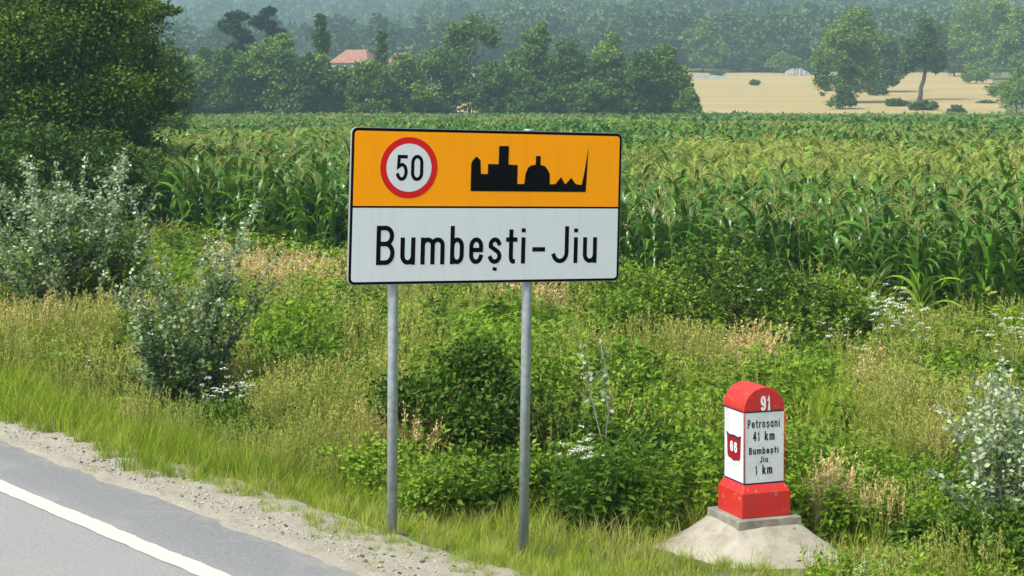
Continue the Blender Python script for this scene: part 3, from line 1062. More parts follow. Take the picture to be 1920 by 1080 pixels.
def corn_parts(seed, H=2.15, n_leaf=12, seg=7, tassel=True, wmul=1.0):
    g = np.random.default_rng(seed)
    st = MB()
    lean = g.normal(size=2) * .05
    pts = np.array([[lean[0] * t * t, lean[1] * t * t, H * t - .05 * (t == 0)] for t in np.linspace(0, 1, 6)])
    st.add(*tube(pts, np.linspace(.016, .006, 6) * wmul, 6))
    leaves = []
    az = g.uniform(0, 2 * pi)
    for k in range(n_leaf):
        f = (k + 1.2) / (n_leaf + 1.2)
        z0 = H * (.10 + .86 * f)
        L = (.60 + .38 * sin(pi * min(1, f * .9 + .1))) * g.uniform(.85, 1.15)
        mb = MB()
        up0 = 62 + 12 * f; up1 = g.uniform(-85, -15) + 60 * max(0, f - .7) * 3
        V, Q = arch_leaf(az + g.normal() * .3, z0, L, (.112 if n_leaf > 11 else .09) * wmul * g.uniform(.8, 1.2), up0, up1, g, seg)
        V[:, :2] += np.array([lean * f * f])
        mb.add(V, Q, np.clip(g.normal(.45, .25), 0, 1))
        leaves.append(mb); az += pi + g.normal() * .25
    ts = MB()
    if tassel:
        for k in range(7):
            a = g.uniform(0, 2 * pi); ln = g.uniform(.16, .3) if k else .36
            o = .12 * g.uniform(.5, 1.3) if k else 0.01
            p0 = np.array([lean[0], lean[1], H - .10 + .1 * g.random()])
            p1 = p0 + np.array([cos(a) * o, sin(a) * o, ln * .75]); p2 = p0 + np.array([cos(a) * o * 2, sin(a) * o * 2, ln * .9])
            ts.add(*tube([p0, p1, p2], [.003 * wmul, .0058 * wmul, .003 * wmul], 4, False), tint=g.random())
    return st, leaves, ts


def join(mbs):
    o = MB()
    for mb in mbs:
        V, Fs, T = mb.arrays(); o.add(V, Fs, T)
    return o

# plant positions on rows along the field edge
ed = np.array([-17.1, 15.0]); ed /= np.linalg.norm(ed)         # along the rows
en = np.array([ed[1], -ed[0]])                                  # into the field
if en[1] < 0: en = -en
p_edge = np.array([8.3, 29.0])


def corn_grid(d0, d1, row, step, seed, keep=1.0):
    g = np.random.default_rng(seed)
    s = np.arange(-340, 340, step); d = np.arange(d0, d1, row)
    S_, Dd = np.meshgrid(s, d)
    S_ = S_.ravel() + g.normal(size=S_.size) * step * .3; Dd = Dd.ravel() + g.normal(size=Dd.size) * row * .12
    x = p_edge[0] + ed[0] * S_ + en[0] * Dd; y = p_edge[1] + ed[1] * S_ + en[1] * Dd
    a = x / np.maximum(y, 1)
    lim = .31 + 4.0 / np.maximum(y, 10)
    y_end = 250 + 0 * x
    ok = (y > 20) & (np.abs(a) < lim) & (y < y_end) & (g.random(len(x)) < keep)
    # the trees at the left stand in front of the corn
    return x[ok], y[ok], Dd[ok]

x1, y1, d1 = corn_grid(0, 26, .66, .20, 1)
x2, y2, d2 = corn_grid(26, 85, .85, .40, 2)
x3, y3, d3_ = corn_grid(85, 260, 1.1, .75, 3)
dist1 = y1
g = np.random.default_rng(5)
clear = np.abs(x1 / y1) < .30
order = np.lexsort((np.abs(x1), d1))
order = order[clear[order]]
ind = order[:300]
near_ind = set(ind[:60].tolist())
CG = "corn plants along the front rows of the field"
CLAB = "tall green corn plant with a tan tassel in the front rows of the field"
protos = []
for k in range(5):
    st, lv, ts = corn_parts(100 + k, 2.12 + .07 * k)
    if k in (1, 3): ts = corn_parts(100 + k, 2.0, 3, 3, True, .7)[2]
    protos.append((st.data("stalk", M['stalk'], True), [l.data("leaf", M['lf_corn']) for l in lv], join(lv).data("foliage", M['lf_corn']), ts.data("tassel", M['tassel'])))


def add_part(nm, me, par):
    o = bpy.data.objects.new(nm, me); o.parent = par; COL.objects.link(o); return o

def corn_h(x, y):
    return np.interp(x, [-7, 3], [1.0, .80]) + (.92 - np.interp(x, [-7, 3], [1.0, .80])) * sstep(45, 110, y)

used = np.zeros(len(x1), bool)
zc1 = terrain(x1, y1)
for rank, q in enumerate(ind):
    used[q] = True
    st, lvs, fol, ts = protos[g.integers(5)]
    e = empty("corn_plant", (x1[q], y1[q], zc1[q]), CLAB, "corn plant", CG)
    e.rotation_euler = (g.normal() * .09, g.normal() * .09, g.uniform(0, 6.28))
    s = g.uniform(.84, 1.12) * float(corn_h(x1[q], y1[q])); e.scale = (s, s, s)
    add_part("stalk", st, e)
    add_part("tassel", ts, e)
    if q in near_ind:
        for l in lvs: add_part("leaf", l, e)
    else:
        add_part("foliage", fol, e)

cp = []
for k in range(4):                                   # 0-3 dark, half of them with tassel
    st, lv, ts = corn_parts(200 + k, 2.15 + .06 * k)
    cp.append(("a", multi_mesh([(st, M['stalk']), (join(lv), M['lf_corn'])] + ([(ts, M['tassel'])] if k % 2 else []))))
for k in range(3):                                   # 4-6 light with tassel
    st, lv, ts = corn_parts(220 + k, 2.2)
    cp.append(("b", multi_mesh([(st, M['stalk']), (join(lv), M['lf_cornyel']), (ts, M['tassel'])])))
for k in range(3):                                   # 7-9 far, coarse, tasselled
    st, lv, ts = corn_parts(240 + k, 2.2, 10, 4, True, 1.9)
    cp.append(("c", multi_mesh([(join(lv), M['lf_cornfar']), (ts, M['tassel'])])))
for k in range(3):                                   # 10-12 far, coarse, no tassel
    st, lv, ts = corn_parts(260 + k, 2.2, 11, 4, False, 1.9)
    cp.append(("d", multi_mesh([(join(lv), M['lf_cornfar'])])))
for k in range(2):                                   # 13-14 far, coarse, light
    st, lv, ts = corn_parts(280 + k, 2.2, 10, 4, True, 1.9)
    cp.append(("e", multi_mesh([(join(lv), M['lf_cornyel']), (ts, M['tassel'])])))
CORN = proto_collection("corn_protos", cp)


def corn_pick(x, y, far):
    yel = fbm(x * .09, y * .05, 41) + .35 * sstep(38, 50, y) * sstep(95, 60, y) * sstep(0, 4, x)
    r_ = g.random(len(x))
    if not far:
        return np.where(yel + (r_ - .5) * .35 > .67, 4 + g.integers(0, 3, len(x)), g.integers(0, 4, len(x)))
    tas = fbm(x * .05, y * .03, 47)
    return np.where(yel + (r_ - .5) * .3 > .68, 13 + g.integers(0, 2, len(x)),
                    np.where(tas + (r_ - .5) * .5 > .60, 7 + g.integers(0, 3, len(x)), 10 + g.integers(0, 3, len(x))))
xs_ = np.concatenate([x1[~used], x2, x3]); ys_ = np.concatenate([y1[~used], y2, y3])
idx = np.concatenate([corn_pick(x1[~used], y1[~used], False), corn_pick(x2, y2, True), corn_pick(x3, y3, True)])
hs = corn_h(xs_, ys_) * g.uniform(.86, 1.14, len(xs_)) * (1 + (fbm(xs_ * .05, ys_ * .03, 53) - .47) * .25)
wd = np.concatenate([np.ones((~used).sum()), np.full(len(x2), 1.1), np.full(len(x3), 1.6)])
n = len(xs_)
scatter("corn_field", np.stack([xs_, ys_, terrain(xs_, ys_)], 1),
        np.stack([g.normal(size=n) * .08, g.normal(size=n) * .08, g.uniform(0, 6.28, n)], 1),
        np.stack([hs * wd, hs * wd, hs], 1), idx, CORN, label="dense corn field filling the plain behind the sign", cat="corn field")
print("corn", n)

# lone light young corn in front of the field at the right
for px, py, H, seed, lab in ((1722, 652, 1.0, 301, "bright green young corn plant alone in front of the tall corn at right"),
                             (1260, 470, 1.5, 303, "light yellow-green corn plant at the field edge right of the sign")):
    b = at(px, py)
    st, lv, ts = corn_parts(seed, H, 11, 7, False, 1.0)
    e = empty("corn_plant", b, lab, "corn plant")
    st.build("stalk", M['stalk'], e)
    for l in lv: l.build("leaf", M['lf_bright'], e)

# ================================================================== TREES
# big broadleaf trees at the left
b = gp(30, 50)
make_tree("broadleaf_tree", "large broadleaf tree filling the upper left corner", b,
          [(-1.2, 0, 7.2, 2.6, 2.4, 2.4), (1.0, .3, 6.2, 2.4, 2.2, 2.2), (-.4, -.6, 4.6, 2.6, 2.2, 1.9), (1.9, -.2, 4.3, 1.9, 1.8, 1.7), (-2.6, 0, 4.8, 2, 2, 2.2), (.2, .4, 9.0, 1.8, 1.8, 1.4), (0, 0, 5.6, 3.0, 2.4, 3.0), (.6, -.4, 3.2, 2.6, 2.0, 1.8), (2.2, 0, 6.4, 1.6, 1.6, 1.5)],
          3.4, .2, 130000, .125, 'lf_tree', 11, per=26, spread=.3, sub=10)
b = gp(212, 53)
make_tree("broadleaf_tree", "broadleaf tree with long side branches beside the large corner tree", b,
          [(.1, 0, 5.1, 1.7, 1.6, 1.5), (1.0, -.2, 4.2, 1.0, 1.0, .8), (-.5, .2, 6.6, 1.1, 1.1, .8), (.55, -.3, 2.9, 1.3, 1.2, 1.1), (.9, .2, 6.75, 1.1, .8, .35), (-.7, -.2, 3.6, 1.3, 1.2, 1.3), (.1, 0, 4.2, 1.6, 1.4, 2.0), (.6, 0, 2.2, 1.3, 1.1, 1.1)],
          2.8, .14, 80000, .125, 'lf_tree', 12, per=26, spread=.32, sub=10)
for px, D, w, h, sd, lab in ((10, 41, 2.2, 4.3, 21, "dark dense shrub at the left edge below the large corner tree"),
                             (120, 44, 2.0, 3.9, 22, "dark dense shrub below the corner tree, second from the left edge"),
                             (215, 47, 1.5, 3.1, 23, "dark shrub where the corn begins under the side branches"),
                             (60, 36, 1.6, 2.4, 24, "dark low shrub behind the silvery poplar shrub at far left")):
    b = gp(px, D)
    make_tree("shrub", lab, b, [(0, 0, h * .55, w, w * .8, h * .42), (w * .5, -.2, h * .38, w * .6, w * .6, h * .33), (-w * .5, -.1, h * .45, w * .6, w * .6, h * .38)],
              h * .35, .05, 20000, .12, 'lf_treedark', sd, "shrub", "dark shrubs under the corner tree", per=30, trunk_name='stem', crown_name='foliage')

# far tree line behind the corn.  px, D, half width m, top y px, material, kind, label
FAR = [
    (292, 105, 2.0, 62, 'lf_tree', 'round', "mid-distance broadleaf tree merging the corner trees with the tree belt"),
    (318, 236, 3.4, 118, 'lf_fardark', 'round', "dark rounded tree at the left beginning of the front tree belt"),
    (362, 238, 3.6, 96, 'lf_far', 'round', "full mid-green tree second from the left in the front tree belt"),
    (420, 237, 3.6, 92, 'lf_fardark', 'round', "dark full tree below the flat-topped pine"),
    (490, 238, 3.6, 84, 'lf_far', 'round', "full tree in front of the narrow pine's trunk"),
    (548, 237, 3.2, 92, 'lf_fardark', 'round', "dark full tree left of the slender pointed tree"),
    (600, 240, 2.6, 96, 'lf_far', 'round', "full tree wrapped round the slender pointed tree"),
    (690, 238, 2.4, 124, 'lf_far', 'round', "bushy tree under the right end of the broad red roof"),
    (330, 245, 3.2, 118, 'lf_far', 'round', "rounded bushy tree at the left end of the tree line behind the corn"),
    (385, 250, 3.0, 100, 'lf_fardark', 'round', "dark bushy tree left of the pine behind the corn"),
    (442, 262, 2.6, 36, 'lf_pine', 'pine', "dark flat-topped pine rising above the left tree line"),
    (502, 262, 1.9, 27, 'lf_pine', 'pine', "narrow pine top just right of the dark flat-topped pine"),
    (465, 244, 3.4, 110, 'lf_far', 'round', "bushy tree directly in front of the two pines"),
    (530, 247, 3.2, 72, 'lf_far', 'tall', "light green tree right of the two pines"),
    (602, 246, 2.2, 38, 'lf_fardark', 'spire', "slender pointed tree just left of the red roof"),
    (575, 243, 2.8, 128, 'lf_fardark', 'round', "low dark tree at the foot of the slender pointed tree"),
    (650, 243, 2.4, 122, 'lf_far', 'round', "low bushy growth hiding the wall of the red-roofed house"),
    (715, 244, 2.0, 66, 'lf_willow', 'spire', "pale green pointed tree between the two red roofs"),
    (735, 241, 4.6, 108, 'lf_far', 'round', "broad bushy tree directly above the sign's left half"),
    (825, 247, 4.0, 75, 'lf_fardark', 'round', "dark tree carrying the left part of the arching crown"),
    (880, 250, 4.2, 44, 'lf_far', 'arch', "tall tree with an arching crown leaning right above the sign"),
    (935, 243, 4.3, 118, 'lf_fardark', 'round', "dark tree below the arching crown"),
    (1008, 248, 3.6, 55, 'lf_far', 'tall', "tall upright tree in the middle of the copse behind the sign"),
    (1075, 245, 3.4, 85, 'lf_fardark', 'round', "round dark tree right of the tall upright tree in the copse"),
    (1140, 247, 3.8, 80, 'lf_far', 'round', "light topped tree behind the sign's right end"),
    (1195, 243, 3.2, 112, 'lf_fardark', 'round', "dark tree second from the right end of the copse"),
    (1250, 245, 3.2, 90, 'lf_far', 'tall', "tree at the right end of the copse beside the stubble field"),
    (1000, 240, 3.0, 150, 'lf_fardark', 'round', "low dark bush at the foot of the copse, above the sign's centre"),
    (1100, 240, 3.4, 148, 'lf_fardark', 'round', "low dark bush at the foot of the copse, above the sign's right part"),
    (1290, 242, 1.3, 168, 'lf_far', 'round', "small bush at the copse's right corner by the stubble field"),
    (1318, 470, 6.5, 36, 'lf_far', 'tall', "tall rounded tree at the far left edge of the stubble field"),
    (1590, 300, 7.0, 16, 'lf_far', 'lone', "large lone tree standing in the stubble field"),
    (1655, 345, 4.6, 62, 'lf_willow', 'round', "pale hazy tree just behind the large lone tree"),
    (1722, 310, 4.2, 42, 'lf_fardark', 'leaning', "dark tree with a bare leaning trunk in the stubble field"),
    (1580, 285, 2.6, 158, 'lf_fardark', 'bush', "round dark bush at the foot of the large lone tree"),
    (1646, 330, 2.0, 153, 'lf_fardark', 'bush', "small round bush between the lone tree and the leaning tree"),
    (1415, 380, 1.2, 149, 'lf_far', 'bush', "tiny bush alone in the middle of the stubble field"),
    (1680, 292, 2.0, 186, 'lf_fardark', 'bush', "low dark brown-green bush left of the leaning trunk"),
    (1728, 283, 2.8, 186, 'lf_willow', 'bush', "pale grey-green bush in front of the leaning trunk"),
    (1830, 390, 3.8, 126, 'lf_bush', 'bush', "bright green bush at the right side of the stubble field"),
    (1905, 275, 4.2, 138, 'lf_far', 'bush', "round bush at the right edge above the corn"),
    (1795, 272, 1.6, 198, 'lf_willow', 'bush', "low pale bush at the corn's end near the right edge"),
    (1850, 420, 9.0, -20, 'lf_far', 'round', "tall tree at the upper right behind the bright bush"),
    (1790, 440, 6.0, 30, 'lf_fardark', 'tall', "dark tree behind the leaning tree's right side"),
    (1920, 400, 7.0, 20, 'lf_far', 'tall', "tall tree cut by the right edge of the photo"),
    (1880, 330, 3.4, 150, 'lf_far', 'bush', "green bush closing the stubble field at its right end"),
    (1935, 300, 4.5, 120, 'lf_far', 'round', "bushy tree cut by the right edge above the corn"),
    (1850, 300, 1.8, 190, 'lf_willow', 'bush', "low pale bush at the right end of the stubble"),
    (1345, 445, 2.4, 128, 'lf_fardark', 'bush', "dark bush behind the low grey heap"),
    (1530, 455, 3.6, 110, 'lf_fardark', 'round', "dark tree peeping out left of the large lone tree"),
    (1440, 478, 4.5, 88, 'lf_fardark', 'round', "dark tree on the far edge of the stubble field, middle"),
    (1468, 468, 4.0, 100, 'lf_far', 'round', "rounded light tree beside the grey heap at the stubble field's end"),
    (1385, 482, 5.0, 85, 'lf_fardark', 'round', "dark tree right of the tall rounded tree at the field's far edge"),
]
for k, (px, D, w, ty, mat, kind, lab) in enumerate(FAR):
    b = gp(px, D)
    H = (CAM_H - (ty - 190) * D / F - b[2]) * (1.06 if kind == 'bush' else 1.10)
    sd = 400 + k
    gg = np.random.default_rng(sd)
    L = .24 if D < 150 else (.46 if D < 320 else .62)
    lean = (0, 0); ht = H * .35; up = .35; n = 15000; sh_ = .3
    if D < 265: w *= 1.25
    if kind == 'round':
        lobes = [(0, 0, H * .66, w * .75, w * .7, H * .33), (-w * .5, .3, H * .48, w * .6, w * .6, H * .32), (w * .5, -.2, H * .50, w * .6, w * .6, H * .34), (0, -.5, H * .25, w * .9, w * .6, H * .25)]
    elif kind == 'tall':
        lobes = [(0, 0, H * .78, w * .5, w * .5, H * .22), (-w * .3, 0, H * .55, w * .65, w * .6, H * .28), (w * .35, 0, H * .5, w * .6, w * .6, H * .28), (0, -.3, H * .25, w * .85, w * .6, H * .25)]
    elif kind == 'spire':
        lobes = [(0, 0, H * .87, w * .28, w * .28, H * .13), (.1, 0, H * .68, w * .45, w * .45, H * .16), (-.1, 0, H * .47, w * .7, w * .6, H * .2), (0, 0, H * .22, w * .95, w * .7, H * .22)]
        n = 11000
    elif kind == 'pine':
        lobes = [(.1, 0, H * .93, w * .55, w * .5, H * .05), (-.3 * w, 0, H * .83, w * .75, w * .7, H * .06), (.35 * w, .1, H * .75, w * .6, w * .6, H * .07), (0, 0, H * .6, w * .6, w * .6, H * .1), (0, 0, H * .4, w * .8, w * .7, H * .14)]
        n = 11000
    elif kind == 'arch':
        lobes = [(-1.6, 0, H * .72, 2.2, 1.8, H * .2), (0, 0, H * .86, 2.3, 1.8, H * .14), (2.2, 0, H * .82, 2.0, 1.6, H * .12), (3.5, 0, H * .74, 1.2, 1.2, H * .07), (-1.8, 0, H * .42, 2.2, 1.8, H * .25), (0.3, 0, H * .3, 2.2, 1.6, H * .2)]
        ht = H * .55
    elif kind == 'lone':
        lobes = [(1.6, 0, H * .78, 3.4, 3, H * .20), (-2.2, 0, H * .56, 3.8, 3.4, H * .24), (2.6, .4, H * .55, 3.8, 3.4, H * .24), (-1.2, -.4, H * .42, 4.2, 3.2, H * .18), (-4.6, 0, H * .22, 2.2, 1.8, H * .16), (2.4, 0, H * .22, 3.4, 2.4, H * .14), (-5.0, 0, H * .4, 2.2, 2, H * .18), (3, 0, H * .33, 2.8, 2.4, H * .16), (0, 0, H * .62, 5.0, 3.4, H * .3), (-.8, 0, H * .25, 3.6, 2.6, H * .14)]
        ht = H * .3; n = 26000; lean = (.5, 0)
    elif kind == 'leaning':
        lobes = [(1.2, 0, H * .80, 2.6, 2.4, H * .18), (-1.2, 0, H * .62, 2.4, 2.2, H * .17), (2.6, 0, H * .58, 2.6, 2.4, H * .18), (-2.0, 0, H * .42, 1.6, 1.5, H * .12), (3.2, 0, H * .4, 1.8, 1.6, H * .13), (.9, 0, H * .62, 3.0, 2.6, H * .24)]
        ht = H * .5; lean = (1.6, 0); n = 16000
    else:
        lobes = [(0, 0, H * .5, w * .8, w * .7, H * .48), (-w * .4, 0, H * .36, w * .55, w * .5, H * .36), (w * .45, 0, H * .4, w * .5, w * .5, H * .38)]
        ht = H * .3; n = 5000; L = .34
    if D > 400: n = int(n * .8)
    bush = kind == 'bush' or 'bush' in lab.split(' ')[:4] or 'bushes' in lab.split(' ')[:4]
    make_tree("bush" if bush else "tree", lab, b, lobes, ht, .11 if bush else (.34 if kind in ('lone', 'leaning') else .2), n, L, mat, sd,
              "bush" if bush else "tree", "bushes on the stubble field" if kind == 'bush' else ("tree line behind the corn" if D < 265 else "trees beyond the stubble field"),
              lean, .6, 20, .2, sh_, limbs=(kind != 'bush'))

# distant wooded hillside, one mass
g = np.random.default_rng(90)
fp = []
for k in range(5):
    gg = np.random.default_rng(900 + k)
    H = 9.0
    lob = [(0, 0, H * .68, 2.9, 2.9, H * .32), (gg.normal() * 1.5, gg.normal() * 1.5, H * .5, 3, 3, H * .26), (gg.normal() * 2, gg.normal() * 2, H * .4, 2.8, 2.8, H * .25)]
    fp.append(("t", crown(lob, 1800, .8, .75, gg, 14, .2, .6, sub=5).data("wood_tree", M['lf_forest'])))
FOREST = proto_collection("wood_protos", fp)
N = 60000
yy = np.sqrt(g.uniform(478 ** 2, 2600 ** 2, N)); aa = g.uniform(-.40, .40, N)
xx = aa * yy
w = sstep(-.10, .12, aa)
dens = np.where(yy < 1150, 1.0, .55)
ok = (g.random(N) < dens) & ((w > .3) | (yy > 1000) | (g.random(N) < .12))
xx, yy = xx[ok], yy[ok]
n = len(xx)
s = g.uniform(.7, 1.5, n) * np.interp(yy, [500, 1200, 2600], [1.2, 1.7, 2.4])
print("forest", n)
scatter("hillside_wood", np.stack([xx, yy, terrain(xx, yy) - .5], 1), np.stack([np.zeros(n), np.zeros(n), g.uniform(0, 6.28, n)], 1),
        np.stack([s, s, s * g.uniform(.8, 1.25, n)], 1), g.integers(0, 5, n), FOREST, label="hazy wooded hillside filling the background", cat="forest")

# ------------------------------------------------------------------ houses, heaps


def house(px, D, w, d, top_y, wall_h, roof_h, rot, label, seed):
    b = gp(px, D)
    Z = CAM_H - (top_y - 190) * D / F
    b[2] = Z - wall_h - roof_h
    ground = tz(b[0], b[1])
    sink = max(0.0, b[2] - ground) + .3
    e = empty("house", b, label, "house")
    e.rotation_euler = (0, 0, rot)
    V, Fq = box((0, 0, (wall_h - sink) / 2), (w, d, wall_h + sink)); mk("wall", V, Fq, M['plaster'], e)
    o = .5
    rw, rd = w / 2 + o, d / 2 + o
    z0 = wall_h + .003; z1 = wall_h + roof_h; rl = w * .28
    V = [(-rw, -rd, z0), (rw, -rd, z0), (rw, rd, z0), (-rw, rd, z0), (-rl, 0, z1), (rl, 0, z1),
         (-rw, -rd, z0 + .15), (rw, -rd, z0 + .15), (rw, rd, z0 + .15), (-rw, rd, z0 + .15)]
    Fs = [[3, 2, 1, 0], [0, 1, 7, 6], [1, 2, 8, 7], [2, 3, 9, 8], [3, 0, 6, 9], [6, 7, 5, 4], [8, 9, 4, 5], [7, 8, 5], [9, 6, 4]]
    rf = mk("roof", V, Fs, M['tiles'] if seed < 3 else M['greyroof'], e)
    
    for xk in (-.3, 0, .3):
        V, Fq = box((xk * w, -d / 2 - .02, wall_h - 1.4), (1.2, .08, 1.3)); wf = mk("window", V, Fq, M['frame'], e)
        V, Fq = box((xk * w, -d / 2 - .075, wall_h - 1.4), (1.0, .03, 1.1)); mk("pane", V, Fq, M['pane'], wf)
    return e
house(668, 430, 9.5, 8.5, 93, 5.2, 3.4, R(-20), "house with a broad red hipped roof behind the tree line", 1)
house(752, 445, 5.5, 6, 99, 4.2, 3.0, R(15), "smaller house with a red roof half hidden by trees right of the pale pointed tree", 2)
house(655, 330, 2.2, 2.5, 149, 2.0, .9, R(10), "small pale outbuilding below the broad red-roofed house", 3)


def heap(px, D, w, d, h, label, seed):
    gg = np.random.default_rng(seed)
    b = gp(px, D); b[2] += .1
    nx = 22; V = []; Fs = []
    for a in range(nx):
        for q in range(10):
            x = (a / (nx - 1) - .5); y = (q / 9 - .5)
            r_ = max(0, 1 - (2 * x) ** 2) * max(0, 1 - (2 * y) ** 2)
            V.append((x * w, y * d, r_ ** .6 * h * (.6 + gg.random() * .5) - .2))
    for a in range(nx - 1):
        for q in range(9):
            Fs.append([a * 10 + q, (a + 1) * 10 + q, (a + 1) * 10 + q + 1, a * 10 + q + 1])
    return tag(mk("stone_heap", V, Fs, M['heap'], loc=b), label, "heap")
heap(1494, 445, 7.0, 5, 2.3, "pale grey heap at the far edge of the stubble field left of the lone tree", 1)
heap(1330, 425, 9.5, 5, 1.1, "low grey heap at the far left corner of the stubble field", 2)

# ================================================================== SAPLINGS AND BUSHES OF THE VERGE
silver = lambda share: (lambda tn, g_, n_: np.where(g_.random(n_) < share * (.12 + 1.6 * np.clip(tn, 0, 1) ** 2), g_.uniform(.45, 1, n_), g_.uniform(-.05, .28, n_)))
shoots("poplar_sapling", "large silvery white poplar shrub at the left, tallest of the pale shrubs", gp(140, 21.5), 46, 2.65, 1.25, .054, .65, 620, 'lf_poplar', 51, "sapling", "silver-leaved poplar saplings",
       side=8, tintf=silver(.48), twl=.34, clumpy=1.6, start=.12)
shoots("poplar_sapling", "silvery white poplar sapling left of the sign, second largest of the pale shrubs", gp(352, 16.3), 32, 2.25, .8, .046, .65, 500, 'lf_poplar', 52, "sapling", "silver-leaved poplar saplings",
       side=7, tintf=silver(.48), twl=.24, clumpy=1.3, start=.1)
shoots("poplar_sapling", "low pale sprig of poplar at the right foot of the sapling left of the sign", gp(405, 16.0), 7, .62, .34, .05, .62, 80, 'lf_poplar', 53, "sapling", "silver-leaved poplar saplings",
       side=4, tintf=silver(.9), twl=.4, clumpy=1.5)
b = gp(1140, 14.3)
shoots("poplar_sapling", "thin young poplar with a few white leaves right of the sign's right post", b, 2, 1.32, .12, .052, .62, 46, 'lf_poplar', 54, "sapling", "silver-leaved poplar saplings",
       side=4, tintf=silver(.95), twl=.22, start=.55, stems_dir=(-.08, 0))
shoots("poplar_sapling", "short white-leaved poplar sprig below the thin young poplar", gp(1062, 13.7), 2, .42, .12, .055, .62, 22, 'lf_poplar', 55, "sapling", "silver-leaved poplar saplings",
       side=2, tintf=silver(1.0), start=.5)
shoots("poplar_sapling", "silvery poplar sapling leaning in from the right edge of the photo", gp(1905, 12.0), 20, 1.6, .5, .044, .65, 300, 'lf_poplar', 56, "sapling", "silver-leaved poplar saplings",
       side=7, tintf=silver(.95), twl=.36, start=.28, clumpy=1.6, stems_dir=(-.04, 0))
shoots("bare_stem_weed", "tall dark bare-stemmed weed leaning right near the right edge", gp(1772, 13.4), 1, 1.25, .05, .05, .5, 46, 'weed', 57, "weed", None, 'twig', side=5, twl=.2, start=.35,
       stems_dir=(.2, 0), r0=.011)
for k, (px, D, h, sp_, ns, mt, lab) in enumerate((
        (1330, 25.0, 2.1, .75, 16, 'lf_bush', "tall loose-branched shrub standing before the corn right of the sign"),
        (1420, 24.6, 1.6, .9, 16, 'lf_bushdark', "dark loose-branched shrub before the corn, above the milestone"),
        (1530, 24.4, 1.35, .8, 14, 'lf_bush', "light loose-branched shrub between the dark scrub and the young corn"),
        (1215, 24.2, 1.5, .7, 14, 'lf_bush', "loose-branched shrub beside the sign's right edge"),
        (1640, 25.5, 1.2, .6, 10, 'lf_bushdark', "thin dark shrub at the foot of the corn left of the young corn"),
        (205, 21.5, 1.9, .75, 20, 'lf_bush', "green leafy shrub growing through the right side of the large silvery shrub"),
        (70, 22.5, 1.5, .7, 18, 'lf_bushdark', "dark green shrub behind the left side of the large silvery shrub"),
        (300, 19.0, 1.3, .5, 14, 'lf_bush', "green shrub between the two silvery poplar shrubs"),
        (430, 18.5, 1.0, .45, 12, 'lf_bush', "small leafy shrub right of the second silvery sapling"),
        (905, 14.2, 1.0, .45, 12, 'lf_bushdark', "leggy dark shrub among the bushes between the posts"),
        (1120, 14.9, .8, .4, 10, 'lf_bush', "small leggy shrub behind the thin young poplar's foot"))):
    shoots("shrub", lab, gp(px, D), ns, h, sp_, .075 if D > 20 else .058, .45, 300, mt, 1500 + k, "shrub", "loose shrubs of the verge", 'twig', side=9, twl=.36, clumpy=1.6, start=.1)
BUSH = [  # px, D, half width, height, leaf, count, material, label
    (868, 14.5, .80, 1.22, .052, 18000, 'lf_bushdark', "dark green bush between the two sign posts"),
    (970, 15.8, .72, 1.12, .052, 12000, 'lf_bush', "lighter green bush behind the right sign post"),
    (800, 17.3, .45, .75, .05, 4500, 'lf_bush', "small green bush behind the left sign post"),
    (1215, 14.3, .62, .62, .05, 9000, 'lf_bushdark', "low dark bush left of the milestone"),
    (1075, 14.6, .5, .62, .05, 6500, 'lf_bushdark', "low bush behind the thin young poplar"),
    (560, 19.5, .9, 1.1, .06, 11000, 'lf_bright', "bright yellow-green bush left of the sign's left post"),
    (470, 22, .55, .8, .06, 3500, 'lf_bright', "small bright bush beside the silvery sapling"),
    (1235, 25.5, 1.0, 1.7, .075, 10000, 'lf_bush', "feathery green bush right of the sign's lower corner"),
    (1350, 26.4, 1.1, 2.0, .075, 12000, 'lf_bushdark', "tallest feathery green bush in front of the corn"),
    (1455, 25.2, 1.2, 1.75, .075, 13000, 'lf_bushdark', "dark feathery bush left of the bright young corn plant"),
    (1555, 25.4, .95, 1.45, .075, 8500, 'lf_bush', "light feathery bush next to the dark corn front"),
    (1185, 23.6, .8, 1.2, .07, 7000, 'lf_bush', "green bush just right of the sign's lower right corner"),
    (1300, 23.8, .9, .9, .07, 6000, 'lf_bush', "low green bush before the tallest feathery bush"),
    (700, 24, .8, .9, .07, 5000, 'lf_bright', "bright green bush seen under the sign's left end"),
    (1130, 28, 1.0, 1.5, .075, 6000, 'lf_bush', "green bush seen under the sign's right corner"),
    (1040, 30, 1.2, 1.1, .075, 6000, 'lf_bushdark', "dark bush behind the sign's lower edge right of its middle"),
    (905, 31, 1.1, 1.0, .075, 5000, 'lf_bushdark', "dark bush behind the sign's lower edge between the posts"),
    (640, 33, .9, .9, .08, 3800, 'lf_bush', "green bush behind the sign's lower left corner"),
    (520, 38, 1.0, .9, .09, 3500, 'lf_bushdark', "low dark bush at the foot of the corn left of the sign"),
    (1875, 11.5, .60, .62, .05, 11000, 'lf_bushdark', "dark undergrowth bush in the bottom right corner"),  # dark leaf colour stands in for the shadow in this corner
    (1770, 12.2, .38, .42, .05, 4000, 'lf_bushdark', "low dark bush left of the bottom right corner bush"),
    (1845, 23, .9, .8, .07, 4000, 'lf_bush', "green bush at the right edge below the corn"),
    (1225, 20.5, .7, .6, .06, 3500, 'lf_bush', "low green bush above the milestone's left side"),
]
